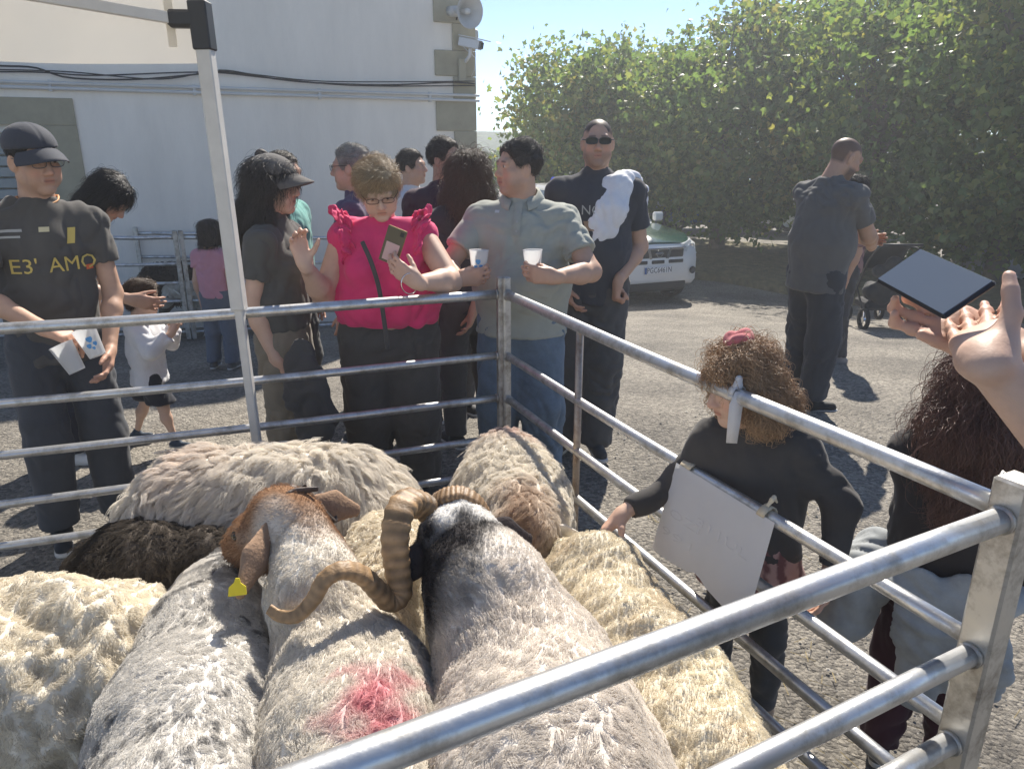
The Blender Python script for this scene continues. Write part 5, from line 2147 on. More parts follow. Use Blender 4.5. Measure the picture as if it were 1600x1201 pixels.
            cc = tint * rng.uniform(.7, 1.5, (ns, 1))
            strands("hair_strands", pts, .00075 * rng.uniform(.7, 1.2, ns), np.clip(cc, 0, 1), M_HAIRS, hb_)
    return dict(root=root, W=W, Li=Li, B=B, J=J, K=K, Hm=Hm, hc=hc, hs=hs, sp=sp, nk=nk, s=s, bw=bw, skin=skin, H=H, shw=shw, shz=shz, o=o, pel=pel)


M_SOLE = mat("shoe_sole", (.55, .53, .5), .7)


def on_head(P, pts):
    return np.asarray(pts, float) * P['hs'] @ P['Hm'].T + P['hc']


def add_cap(P, m, name="cap", brim=1.0, bun=False, sc=1.0):
    S = SDF(.012)
    S.ell((0, -.014, .052), (.087, .106, .082))
    S.ell((0, -.014, .128), (.008, .008, .006), k=.006)
    v, f = S.mesh(.006, [(V(0, 0, .044), V(0, .18, -1))])
    v = relax(v, f, 1)
    th = np.arctan2(v[:, 0], v[:, 1])
    n = vnormals(v, f)
    v = v - n * (.0022 * np.exp(-(np.abs(np.sin(th * 3)) / .06) ** 2))[:, None]
    o = wmesh(name, on_head(P, v * sc), f, m, P["root"])
    # brim: curved sheet with thickness
    bv, bf = [], []
    nr, na = 7, 17
    for lay in (0, 1):
        for i in range(nr):
            for j in range(na):
                ph = math.radians(-62 + 124 * j / (na - 1))
                r0, r1 = 1.0, 1.0 + .78 * brim * math.cos(ph * .9) ** .8
                r = r0 + (r1 - r0) * i / (nr - 1)
                x, y = math.sin(ph) * .086 * min(r, 1.22), math.cos(ph) * .102 * r - .012
                z = .062 - .052 * (i / (nr - 1)) * .55 - .35 * x * x / .086 - (.0035 if lay else 0) + .0
                bv.append([x, y, z])
    for lay in (0, 1):
        for i in range(nr - 1):
            for j in range(na - 1):
                a = lay * nr * na + i * na + j
                q = [a, a + na, a + na + 1, a + 1]
                bf.append(q if lay == 0 else q[::-1])
    e = [(nr - 1) * na + j for j in range(na)]
    for j in range(na - 1):
        bf.append([e[j], e[j] + nr * na, e[j + 1] + nr * na, e[j + 1]])
    wmesh("peak", on_head(P, np.array(bv) * sc), bf, m, o)
    if bun:
        S = SDF(.01)
        S.ell((-.01, -.06, .135), (.028, .03, .024))
        v, f = S.mesh(.005)
        v = v + vnormals(v, f) * (.003 * wob(v, 90, 3))[:, None]
        wmesh("hair_bun", on_head(P, v), f, M_HAIRM, P['root'], np.broadcast_to(np.array([.05, .04, .035]), v.shape))
    return o


def add_glasses(P, dark=False, frame=None, w=.026, h=.017, dz=0., y=.104):
    fm = frame or M_GLASSF
    mb = MB()
    for s in (-1, 1):
        ring = []
        for k in range(17):
            a = 2 * math.pi * k / 16
            ring.append(V(s * .033 + w * math.copysign(abs(math.cos(a)) ** .7, math.cos(a)), y - .12 * abs(s * .033 + w * math.cos(a)) ** 1.5 * 2, .010 + dz + h * math.copysign(abs(math.sin(a)) ** .7, math.sin(a))))
        mb.tube(on_head(P, ring), .0016 if not dark else .0022, 6)
        mb.tube(on_head(P, [V(s * .059, y - .01, .014 + dz), V(s * .077, .06, .016 + dz), V(s * .081, -.005, .014 + dz), V(s * .077, -.03, -.008 + dz)]), .0018 if not dark else .003, 6)
    mb.tube(on_head(P, [V(-.008, y, .014 + dz), V(0, y + .002, .017 + dz), V(.008, y, .014 + dz)]), .0016, 6)
    o = mb.build("sunglasses" if dark else "spectacles", fm, P['root'], True)
    for s in (-1, 1):
        v = [on_head(P, [V(s * .033, y - .003, .010 + dz)])[0]]
        for k in range(16):
            a = 2 * math.pi * k / 16
            v.append(on_head(P, [V(s * .033 + w * math.copysign(abs(math.cos(a)) ** .7, math.cos(a)), y - .001 - .12 * abs(s * .033 + w * math.cos(a)) ** 1.5 * 2, .010 + dz + h * math.copysign(abs(math.sin(a)) ** .7, math.sin(a)))])[0])
        f = [[0, k, k % 16 + 1] for k in range(1, 17)]
        wmesh("lens", v, f, M_LENS if dark else M_CLEAR, o)
    return o


def decal(P, name, pts2d_faces, m, xc, zc, lift=.004, ysign=1, shirt=None):
    """flat print wrapped on the front (ysign 1) of the shirt: verts (x, z) in person axes, dropped on the cloth surface"""
    from mathutils.bvhtree import BVHTree
    so = P['J']['shirt_obj']
    me = so.data
    vv = np.empty(len(me.vertices) * 3)
    me.vertices.foreach_get('co', vv)
    vv = P['Li'](vv.reshape(-1, 3) + rloc(so.parent))
    bvh = BVHTree.FromPolygons([tuple(q) for q in vv], [tuple(p.vertices) for p in me.polygons])
    v, f = pts2d_faces
    out = []
    for (x, z) in v:
        h = bvh.ray_cast(Vector((xc + x, 1.2 * ysign, zc + z)), Vector((0, -ysign, 0)))
        y = h[0].y if h[0] is not None else .1 * ysign
        out.append([xc + x, y + lift * ysign, zc + z])
    return wmesh(name, P['W'](out), f, m, so, smooth=True)


def text2d(txt, size, sx=1.0, mirror=False):
    v, f = text_mesh(txt, size)
    # person's right is +x; seen from the front the text must run towards -x
    return [(-q[0] * sx, q[1]) for q in v], f


def grid2d(w, h, nx=8, ny=4, skew=0.):
    v = [((i / nx - .5) * w + skew * (j / ny - .5) * h, (j / ny - .5) * h) for i in range(nx + 1) for j in range(ny + 1)]
    f = [[i * (ny + 1) + j, i * (ny + 1) + j + 1, (i + 1) * (ny + 1) + j + 1, (i + 1) * (ny + 1) + j] for i in range(nx) for j in range(ny)]
    return v, f


# ---- drinking cups
def plastic_cup_material():
    m = bpy.data.materials.new("frosted_cup")
    m.use_nodes = True
    N, L = m.node_tree.nodes, m.node_tree.links
    b, out = N['Principled BSDF'], N['Material Output']
    b.inputs['Base Color'].default_value = (.78, .79, .80, 1)
    b.inputs['Roughness'].default_value = .3
    t = N.new('ShaderNodeBsdfTranslucent')
    t.inputs[0].default_value = (.80, .81, .82, 1)
    tp = N.new('ShaderNodeBsdfTransparent')
    m1, m2 = N.new('ShaderNodeMixShader'), N.new('ShaderNodeMixShader')
    m1.inputs[0].default_value = .5
    m2.inputs[0].default_value = .22
    L.new(b.outputs[0], m1.inputs[1])
    L.new(t.outputs[0], m1.inputs[2])
    L.new(m1.outputs[0], m2.inputs[1])
    L.new(tp.outputs[0], m2.inputs[2])
    L.new(m2.outputs[0], out.inputs[0])
    return m


M_CUP = plastic_cup_material()
M_CUPINK = mat("cup_blue_print", (.10, .32, .62), .5)


def cup(label, base, axis, s=1.0, print_dir=None, group="plastic drinking cups"):
    ax = nrm(axis)
    x = nrm(np.cross(ax, V(.3, 1, .2)))
    R = np.stack([x, np.cross(ax, x), ax], 1)
    root = empty("plastic_cup", base, label, "cup", group)
    prof = [(0, 0), (.029, 0), (.030, .003), (.0415, .108), (.0432, .110), (.0432, .1125), (.040, .111), (.0285, .006), (0, .006)]
    MB().lathe([(r * s, z * s) for r, z in prof], 28, R, base).build("cup_wall", M_CUP, root, True)
    if print_dir is not None:
        pd = nrm(np.asarray(print_dir, float) - ax * (np.asarray(print_dir, float) @ ax))
        sd_ = np.cross(ax, pd)
        mb = MB()
        for (a0, z0, rr) in ((0, .065, .011), (.35, .045, .008), (-.3, .042, .009), (.05, .03, .006)):
            v = []
            for k in range(10):
                q = 2 * math.pi * k / 10
                zz = z0 + rr * math.sin(q) * (1 + .3 * math.sin(3 * q))
                an = a0 + rr * math.cos(q) / .036
                r = .0300 + .0115 * zz / .108 + .0007
                v.append(base + (ax * zz + (pd * math.cos(an) + sd_ * math.sin(an)) * r) * s)
            mb.add(v, [list(range(10))])
        mb.build("blue_print", M_CUPINK, root)
    return root
# ------------------------------------------------------------------ the people, one by one
SK_M, SK_T, SK_P = (.53, .33, .235), (.48, .29, .20), (.60, .40, .30)
BLK = cloth((.095, .09, .085), .9)
BLKT = cloth((.082, .078, .077), .88)
M_GOLD = mat("gold_print", (.62, .47, .12), .5)
M_GREYP = mat("grey_print", (.38, .38, .36), .6)
M_CREAMP = mat("cream_print", (.62, .56, .36), .6)

# A: man with cap, spectacles and football shirt, cups in his hand
A = person("man in black shirt, navy cap and spectacles holding two plastic cups over the hurdle", (-1.90, 2.98), -50, 1.77, .95, lean_side=-3, head=(18, -10, 3), skin=SK_M, seed=11,
           arms={'R': dict(w=AY(66, 512, 2.68), hint=(1, -.4, -.5), d=(1, .05, -.42), n=(.1, .15, -1), curl=(28, 35, 20), thumb=(.6, .35, .7)),
                 'L': dict(w=AY(171, 545, 2.92), hint=(-.6, -.8, 0))},
           shirt=dict(mat=BLK, sleeve=.30, sloose=.018, loose=.02, hem=.47, fold=.007, neck=-.03), pants=dict(mat=cloth((.065, .07, .082), .85), loose=.022), shoes=(.02, .025, .035),
           hair=('crop', (.02, .016, .014), .002, 1500), beard=.12)
add_cap(A, cloth((.045, .05, .066), .8), sc=1.03)
add_glasses(A, frame=mat("thin_metal_frame", (.12, .12, .13), .3, metal=.6))
decal(A, "lettering", text2d("E3'", .08), M_GOLD, .075, 1.235)
decal(A, "lettering", text2d("AMO", .08), M_GOLD, -.095, 1.235)
decal(A, "chest_print", grid2d(.085, .010, 8, 2), M_GREYP, .10, 1.375)
decal(A, "chest_print", grid2d(.075, .008, 8, 2), M_GREYP, .105, 1.352)
decal(A, "maker_mark", grid2d(.035, .018, 4, 2, -.2), M_CREAMP, -.015, 1.375)
decal(A, "crest", grid2d(.028, .060, 3, 5, -.25), M_GOLD, -.105, 1.345)
decal(A, "print_end", grid2d(.03, .02, 3, 2), mat("orange_print", (.75, .16, .07), .6), -.155, 1.215)
mb = MB().tube([A['W'](A['nk'] + V(math.cos(t) * .072, math.sin(t) * .062 + .012, -.012 - .030 * max(0, math.sin(t)))) for t in np.linspace(0, 2 * math.pi, 33)], .0042, 6)
mb.build("collar_trim", mat("orange_trim", (.72, .36, .14), .6), A['root'], True)
cup("frosted cup hanging lowest from the fingers of the man with the cap", AY(121, 580, 2.64), (-.42, .05, .9), 1.0)
cup("frosted cup with blue print tilted behind another in the capped man's hand", AY(153, 556, 2.68), (-.40, .12, .9), 1.0, (.8, -1, -.3))

# B: woman with black bob bending to the toddler
B_ = person("woman with black bob and bare shoulder bending towards the toddler", (-2.42, 3.88), 12, 1.66, .98, lean=26, head=(-10, -38, 0), skin=SK_M, seed=12, female=True,
            arms={'R': dict(w=AY(205, 468, 3.72), hint=(.3, -1, -.4)), 'L': dict(w=AY(150, 520, 4.1))},
            shirt=dict(mat=cloth((.20, .21, .22), .85), sleeve=0, hem=.50, g=.008, neck=-.055), pants=dict(mat=cloth((.03, .032, .045), .85), loose=.02), shoes=(.7, .7, .7), hair=('bob', (.018, .016, .016), .004, 5000), hres=.006, ares=.008)

# C: toddler
C = person("toddler in white long-sleeved top and dark shorts with a hand at his mouth", (-2.07, 4.02), 6, .95, 1.12, head=(4, -6, 0), skin=SK_P, seed=13,
           arms={'R': dict(w=AY(268, 520, 3.92), hint=(.6, -.3, -1), d=(.25, .2, .8), n=(.3, .4, .1), curl=(50, 60, 40)), 'L': dict(w=AY(272, 512, 4.05), hint=(-.5, 0, -1))},
           legs={'R': dict(foot=(.07, .12, 0)), 'L': dict(foot=(-.07, -.16, .0))},
           shirt=dict(mat=cloth((.72, .72, .74), .85), sleeve=.93, sloose=.006, hem=.42, g=.014, loose=.02, flare=.03, fold=.006), pants=dict(mat=cloth((.028, .03, .042), .85), len=.45, loose=.025, name="shorts"),
           shoes=(.04, .06, .09), hair=('sweep', (.085, .05, .028), .003, 4000, .2), hres=.005)

# D: girl in pink t-shirt, from behind
D = person("girl with dark bob and pink t-shirt looking into the far pen", (-2.44, 6.0), 82, 1.22, 1.0, head=(0, -8, 0), skin=SK_M, seed=14, female=False,
           shirt=dict(mat=cloth((.52, .25, .31), .85), sleeve=.25, hem=.50, g=.012), pants=dict(mat=cloth((.12, .14, .18), .85), loose=.012), shoes=(.1, .1, .1), hair=('bob', (.03, .022, .02), .004, 2500), hres=.007, ares=.009)

# F: person in teal shirt behind the woman with the cap
F_ = person("person in teal t-shirt standing behind the woman with the grey cap", (-1.32, 4.35), -10, 1.66, 1.12, head=(0, -5, 0), skin=SK_M, seed=16,
            shirt=dict(mat=cloth((.16, .40, .36), .85), sleeve=.33, hem=.50, loose=.02, sloose=.03), pants=dict(mat=cloth((.10, .10, .10), .85)), shoes=(.2, .2, .2), hair=('short', (.05, .04, .03), .003, 1500), hres=.007, ares=.009)

# E: woman with cap in profile
E_ = person("woman with long dark hair and faded dark cap standing in profile at the hurdle", (-1.06, 3.32), -4, 1.64, 1.0, head=(0, -4, 0), skin=SK_P, seed=15, female=True,
            arms={'R': dict(w=AY(430, 560, 3.15), hint=(.3, -1, 0)), 'L': dict(w=AY(470, 560, 3.5))},
            shirt=dict(mat=cloth((.095, .093, .087), .9), sleeve=.30, hem=.545, loose=.03, g=.014, sloose=.02, fold=.008), pants=dict(mat=cloth((.22, .19, .145), .88), loose=.03, waist=.6), shoes=(.05, .05, .05),
            hair=('long', (.045, .037, .032), .004, 8000), hips=1.05)
add_cap(E_, cloth((.13, .12, .112), .9), sc=1.09, bun=True)
S = SDF(.03)
S.chain([AY(470, 545, 3.12), AY(480, 600, 3.1), AY(495, 650, 3.1), AY(490, 690, 3.1)], [.05, .09, .09, .08], flat=(V(0, 1, 0), 2.4))
S.chain([AY(462, 560, 3.12), AY(463, 625, 3.1)], [.05, .06], flat=(V(0, 1, 0), 2.4))
v, f = S.mesh(.01)
v = fold_disp(v, vnormals(v, f), .022, 9)
jk = wmesh("folded_jacket", v, f, BLKT, None)
tag(jk, "black jacket hanging over the arm of the woman with the cap", "jacket")

# G: woman in pink with phone
G_ = person("fair-haired woman in bright pink frilled top leaning on the hurdle with her phone", (-.575, 3.36), -84, 1.665, 1.30, belly=.075, lean=9, head=(6, -26, 4), skin=SK_P, seed=17, female=True, fat=1.06,
            arms={'R': dict(w=AY(476, 412, 3.05), hint=(.5, .3, -1), d=(-.25, .05, 1), n=(.5, -.8, .1), curl=(30, 45, 30), thumb=(.5, .6, .5)),
                  'L': dict(w=AY(652, 441, 2.92), hint=(-1, .2, -.9), d=(-.80, .05, .55), n=(.25, .95, .15), curl=(15, 40, 35), thumb=(.7, .35, .55), hs=1.0)},
            shirt=dict(mat=cloth((.72, .045, .17), .75), sleeve=0, hem=.55, loose=.035, g=.012, neck=-.035, fold=.008, name="blouse"), pants=dict(mat=cloth((.09, .083, .077), .9), loose=.035, waist=.63), shoes=(.05, .05, .05),
            hair=('sweep', (.33, .24, .14), .004, 9000, .3), hips=1.12)
add_glasses(G_, frame=mat("brown_frame", (.1, .05, .03), .4), h=.013)
M_PINK = cloth((.72, .045, .17), .75)
# frills: crowded petals of cloth round each armhole
for sg, sd in ((1, 'R'), (-1, 'L')):
    S = SDF(.006)
    rr = np.random.default_rng(60 + sg)
    for i in range(46):
        t = math.radians(-62 + 215 * (i + rr.uniform(-.4, .4)) / 45)
        lay_ = rr.random()
        rad = (.066 + .038 * lay_) * G_['s'] * 1.15
        c_ = G_['sp'](sg * (G_['shw'] - .040 + .075 * lay_ * max(.25, math.sin(t))), .0, G_['shz'] - .012) + V(0, math.cos(t) * rad, math.sin(t) * rad)
        tw = rr.uniform(-.7, .7)
        out_ = nrm(V(sg * .55, math.cos(t) * .6, math.sin(t)) + .3 * rr.normal(size=3))
        nn_ = nrm(np.cross(out_, nrm(V(sg * (.6 + tw), -math.sin(t), math.cos(t)))))
        R_p = np.stack([nn_, out_, np.cross(nn_, out_)], 1)
        S.ell(c_ + out_ * .012, (.0048, rr.uniform(.026, .042), rr.uniform(.022, .036)), R=R_p, k=.005)
    v, f = S.mesh(.0046)
    v = v + vnormals(v, f) * (.003 * wob(v, 60, 8))[:, None]
    wmesh("frill", G_['W'](v), f, M_PINK, G_['root'])
strap = [AY(566, 378, 3.13), AY(580, 410, 3.10), AY(592, 450, 3.09), AY(600, 500, 3.07), AY(606, 545, 3.08)]
mb = MB().tube(smooth_path(strap, 24), .010, 8, flat=(V(0, 1, 0), .35))
mb.build("bag_strap", BLKT, G_['root'], True)
br = [AY(640 + 13 * math.cos(t), 443 + 16 * math.sin(t), 2.90 + .03 * math.cos(t)) for t in np.linspace(0, 6.283, 22)]
MB().tube(br, .0022, 6).build("bracelet", M_CHROME, G_['root'], True)


def phone(label, c, L_, S_, l, w, back_mat, edge_mat, card=None, screen=None):
    L_ = nrm(L_)
    S_ = nrm(S_ - L_ * (S_ @ L_))
    N_ = np.cross(S_, L_)
    R = np.stack([S_, L_, N_], 1)
    root = empty("smartphone", c, label, "phone")
    MB().box(c, (w, l, .0085), R, .0035).build("case", edge_mat, root)
    if screen is not None:
        MB().box(c + N_ * screen[1] * .0045, (w * .93, l * .96, .0015), R, .0006).build("screen", screen[0], root)
    if back_mat is not None:
        MB().box(c + N_ * .0045, (w * .96, l * .97, .0012), R, .0005).build("back_cover", back_mat, root)
    if card is not None:
        MB().box(c + N_ * .0058 - L_ * l * .17, (w * .70, l * .50, .0015), R, .0005).build("card", card, root)
        mb = MB().box(c + N_ * .0058 + L_ * l * .38 + S_ * w * .3, (w * .2, l * .12, .002), R, .0008)
        mb.build("lens_block", M_BLACKP, root)
    return root


pc = AY(614, 384, 2.965)
phone("phone in dark case with a pink card held up by the woman in pink", pc, nrm(AY(624, 350, 2.89) - AY(603, 418, 2.92)), V(.98, -.12, -.18), .152, .080,
      mat("olive_case", (.10, .085, .05), .35), mat("gold_edge", (.30, .20, .06), .3, metal=.5), mat("pink_card", (.62, .40, .38), .6))

# H..K: people further back
H_ = person("grey-haired man with glasses and purple shirt behind the woman in pink", (-.86, 4.2), 176, 1.70, 1.08, head=(4, -4, 0), skin=SK_M, seed=18,
            shirt=dict(mat=cloth((.10, .07, .13), .85), sleeve=.32, hem=.5), pants=dict(mat=cloth((.05, .05, .06), .85)), hair=('short', (.22, .21, .19), .003, 2500), hres=.006, ares=.009)
add_glasses(H_)
I_ = person("young man with short dark hair and white t-shirt against the building wall", (-.74, 5.6), -28, 1.74, .98, head=(14, 2, 0), skin=SK_M, seed=19,
            shirt=dict(mat=cloth((.68, .69, .70), .85), sleeve=.32, hem=.48), pants=dict(mat=cloth((.08, .1, .15), .85)), hair=('short', (.03, .022, .018), .004, 2000), hres=.006, ares=.009)


def stripe_col(v):
    c = np.broadcast_to(np.array([.055, .028, .045]), v.shape).copy()
    z = v[:, 2]
    for (z0, z1, cc) in ((1.22, 1.255, (.45, .4, .33)), (1.19, 1.22, (.50, .30, .10)), (1.155, 1.19, (.62, .60, .58))):
        c[(z > z0) & (z <= z1)] = cc
    return c


M_STRIPE = mat("striped_jersey", (1, 1, 1), .85, attr=True, bump=.2, bscale=400, bdist=.002)
J_ = person("man in dark plum shirt with a banded chest beyond the polo shirt man", (-.41, 4.55), -58, 1.74, 1.12, head=(30, 0, 0), skin=SK_T, seed=20,
            shirt=dict(mat=M_STRIPE, sleeve=.32, hem=.5, colf=stripe_col), pants=dict(mat=BLKT), hair=('short', (.025, .018, .015), .003, 2000), hres=.006, ares=.009)
K_ = person("woman with long brown wavy hair seen from behind beside the polo shirt man", (-.235, 4.08), 118, 1.67, 1.0, head=(-22, 2, 0), skin=SK_T, seed=21, female=True,
            arms={'R': dict(w=AY(735, 508, 3.92))},
            shirt=dict(mat=cloth((.05, .05, .056), .9), sleeve=.35, hem=.48, loose=.02), pants=dict(mat=BLKT), hair=('long', (.09, .055, .035), .006, 9000, .5), hres=.007, ares=.009)

# L: man in grey-green polo
POLO = cloth((.36, .372, .325), .85)
L_ = person("heavy-set man in grey-green polo shirt holding a cup in each hand", (.045, 3.50), -100, 1.72, 1.20, belly=.10, head=(-52, -2, 0), skin=SK_M, seed=22, fat=1.12, beard=.25,
            arms={'R': dict(w=AY(716, 436, 3.15), hint=(1, -.2, -.8), d=(.95, .0, .10), n=(-.2, .95, .1), curl=(30, 50, 35), thumb=(.75, .2, .6)),
                  'L': dict(w=AY(866, 433, 3.12), hint=(-1, -.2, -.8), d=(-.96, .0, .12), n=(.2, .95, .1), curl=(30, 50, 35), thumb=(.75, .2, .6))},
            shirt=dict(mat=POLO, sleeve=.34, sloose=.022, loose=.03, g=.012, hem=.475, flare=.02, fold=.006, neck=-.01, name="polo_shirt"), pants=dict(mat=cloth((.13, .18, .24), .85, noise=.25), loose=.03), shoes=(.08, .08, .08),
            hair=('short', (.055, .045, .04), .003, 6000), hips=1.05)
# polo collar and placket
cv, cf_ = [], []
nk_ = L_['nk']
for i in range(33):
    t = math.radians(115 + 310 * i / 32)
    x, y = math.cos(t), math.sin(t)
    rr = .073
    base = nk_ + V(x * rr, y * rr * .95 + .012, .022 - .045 * max(0, y) ** 1.0 + .018 * max(0, -y))
    for (q, dz) in ((0, 0), (.010, .004), (.034, -.036), (.031, -.041), (.004, -.004)):
        cv.append(L_['W'](base + V(x * q, y * q, dz)))
for i in range(32):
    for k in range(4):
        a_ = i * 5 + k
        cf_.append([a_, a_ + 1, a_ + 6, a_ + 5])
wmesh("collar", cv, cf_, POLO, L_['J']['shirt_obj'])
decal(L_, "placket", grid2d(.034, .135, 3, 8), POLO, .0, 1.37, .006)
for z in (1.40, 1.36, 1.32):
    decal(L_, "button", grid2d(.009, .009, 2, 2), M_GREYP, .0, z, .009)
decal(L_, "logo_print", grid2d(.022, .012, 2, 2), mat("pale_print", (.6, .62, .6), .6), .10, 1.40, .004)
cup("white cup with blue emblem held before the chest of the polo shirt man", AY(748, 431, 3.205), (.02, .05, 1), 1.0, (-.05, -1, 0))
cup("plain white cup gripped in the polo shirt man's other hand, no print showing", AY(833, 431, 3.185), (-.03, .05, 1), 1.0)

# M: man with sunglasses
M_ = person("man with dark sunglasses and black t-shirt, white shirt slung on his shoulder", (.455, 4.12), -92, 1.84, 1.10, belly=.02, head=(-2, 0, 0), skin=SK_M, seed=23, beard=.45,
            arms={'L': dict(w=AY(966, 440, 3.98), hint=(-.8, -1, 0), d=(-.15, -.1, -1), n=(1, .2, 0), curl=(75, 80, 40), thumb=(.6, .2, .8)), 'R': dict(w=AY(885, 450, 4.05))},
            legs={'R': dict(foot=(.14, .16, 0), toe=V(.5, 1, 0)), 'L': dict(foot=(-.02, .30, 0), toe=V(-.15, 1, 0))},
            shirt=dict(mat=cloth((.06, .062, .072), .9), sleeve=.34, sloose=.03, loose=.02, hem=.46, fold=.006), pants=dict(mat=cloth((.095, .09, .085), .9), loose=.028), shoes=(.06, .06, .06),
            hair=None, buzz=((.045, .036, .032), .93), hips=1.0)
add_glasses(M_, dark=True, w=.029, h=.016, y=.108)
decal(M_, "print", text2d("NO", .07), M_GREYP, .03, 1.36)
decal(M_, "print", grid2d(.09, .05, 5, 4, .3), mat("tan_print", (.30, .20, .13), .6), .02, 1.28)
# white shirt over the shoulder
S = SDF(.03)
sl = M_['sh'] if 'sh' in M_ else None
shp = lambda x, y, z: M_['W'](M_['sp'](x, y, z))
q = M_['shz']
fb = (nrm(M_['B'] @ V(.35, 1, .2)), 1.9)
S.chain([shp(-.05, .12, q - .17), shp(-.08, .12, q - .08), shp(-.11, .07, q + .02)], [.075, .085, .075], flat=fb)
S.chain([shp(-.11, .06, q + .025), shp(-.15, .0, q + .058), shp(-.19, -.05, q + .03), shp(-.22, -.07, q - .08)], [.062, .058, .055, .035])
S.chain([shp(.025, .13, q - .15), shp(-.02, .12, q - .07), shp(-.06, .07, q + .035)], [.045, .055, .052], flat=fb)
S.chain([shp(-.02, .14, q - .19), shp(.035, .145, q - .285)], [.050, .046], flat=fb)
S.chain([shp(-.19, -.03, q + .045), shp(-.245, -.02, q - .0), shp(-.262, -.02, q - .10), shp(-.245, -.03, q - .20)], [.042, .034, .022, .008])
v, f = S.mesh(.007)
v = relax(v, f, 2, .4)
v = fold_disp(v, vnormals(v, f), .026, 33)
v = v + vnormals(v, f) * (.004 * wob(v, 34, 61))[:, None]
tag(wmesh("white_shirt", v, f, cloth((.74, .74, .77), .8), None), "crumpled white shirt slung over the shoulder of the man with sunglasses", "shirt")

# N: man in grey t-shirt with folded arms
N_ = person("man with shaved head and charcoal t-shirt standing with folded arms and bowed head", (1.99, 4.80), 22, 1.78, 1.20, belly=.05, lean=3, head=(-16, -24, 0), skin=SK_T, seed=24, beard=.75,
            arms={'R': dict(w=AY(1362, 385, 4.92), hint=(.9, -.2, -.9), d=(.2, .7, .25), n=(-.6, -.6, .2)), 'L': dict(w=AY(1350, 375, 5.05), hint=(-.8, .2, -1), d=(.6, -.6, .1), n=(-.7, -.5, 0))},
            shirt=dict(mat=cloth((.13, .126, .12), .9), sleeve=.34, sloose=.035, loose=.03, hem=.45, fold=.006, flare=.015), pants=dict(mat=cloth((.06, .06, .065), .9), loose=.025), shoes=(.02, .02, .02),
            hair=None, buzz=((.05, .035, .03), .75), legs={'R': dict(foot=(.14, -.04, 0), toe=V(.5, 1, 0)), 'L': dict(foot=(-.1, .02, 0))})


def pat_col(v):
    w = wob(v, 28, 5) + .6 * wob(v, 60, 6)
    return blend(np.broadcast_to(np.array([.28, .17, .16]), v.shape).copy(), (.10, .05, .06), np.clip(w * 2, 0, 1))


O_ = person("person with dark curly hair and patterned blouse half hidden by the man with folded arms", (2.86, 6.3), 168, 1.60, 1.05, head=(0, -10, 0), skin=SK_T, seed=25, female=True,
            shirt=dict(mat=M_STRIPE, sleeve=.45, hem=.50, colf=pat_col), pants=dict(mat=BLKT), shoes=(.3, .28, .26), hair=('bob', (.02, .018, .018), .01, 3000, .6), hres=.007, ares=.009)

# P: girl in black sweatshirt reaching through the hurdle
P_ = person("curly-haired girl in black sweatshirt reaching through the hurdle to touch a sheep", (.695, 1.872), -122, 1.175, .99, lean=3, lean_side=6, head=(-40, -16, 6), skin=SK_P, seed=26, female=False,
            arms={'R': dict(w=AY(975, 800, 1.90), hint=(.3, -.5, -1), d=(-.72, -.25, -.62), n=(.2, -.4, -1), curl=(32, 38, 25), thumb=(.6, .6, .5), res=.0045, hs=1.12),
                  'L': dict(w=AY(1296, 895, 1.70), hint=(-1, -.6, 0), hs=1.05)},
            shirt=dict(mat=cloth((.068, .063, .061), .95), sleeve=.95, sloose=-.012, sg=.018, loose=.014, g=.016, hem=.46, fold=.006, name="sweatshirt"), pants=dict(mat=cloth((.065, .067, .072), .9), loose=.004, g=.008), shoes=(.32, .24, .18),
            hair=('halfup', (.34, .215, .12), .010, 18000, .85), hres=.0036, headscale=1.02)
hm = lambda x, y, z: on_head(P_, [V(x, y, z)])[0]
S = SDF(.008)
for k in range(11):
    a = 2 * math.pi * k / 11
    S.ell(hm(.0 + .028 * math.cos(a), -.035 + .026 * math.sin(a), .138 + .008 * math.sin(3 * a)), (.017, .017, .018), k=.008)
v, f = S.mesh(.004)
v = fold_disp(v, vnormals(v, f), .004, 4)
wmesh("scrunchie", v, f, cloth((.52, .16, .17), .8), P_['root'])
st = [hm(.092 - .004, -.005 + (.022 if k % 2 == 0 else .010) * math.cos(2 * math.pi * k / 10), .04 + (.022 if k % 2 == 0 else .010) * math.sin(2 * math.pi * k / 10)) for k in range(11)]
MB().tube(st, .0018, 6).build("star_hair_clip", M_CHROME, P_['root'])
# patterned tunic edge below the sweatshirt


def lace_col(v):
    w = wob(v, 55, 15) + .5 * wob(v, 110, 16)
    return blend(np.broadcast_to(np.array([.42, .27, .24]), v.shape).copy(), (.16, .07, .07), np.clip(w * 3, 0, 1))


S = SDF(.02)
S.cone(V(0, 0, .51 * 1.175), V(0, 0, .40 * 1.175), .125, .165, flat=(V(0, 1, 0), 1.3))
v, f = S.mesh(.008, [(V(0, 0, .40 * 1.175), V(0, 0, -1))])
v = fold_disp(v, vnormals(v, f), .010, 19)
wmesh("tunic", P_['W'](v), f, M_STRIPE, P_['root'], lace_col(v))

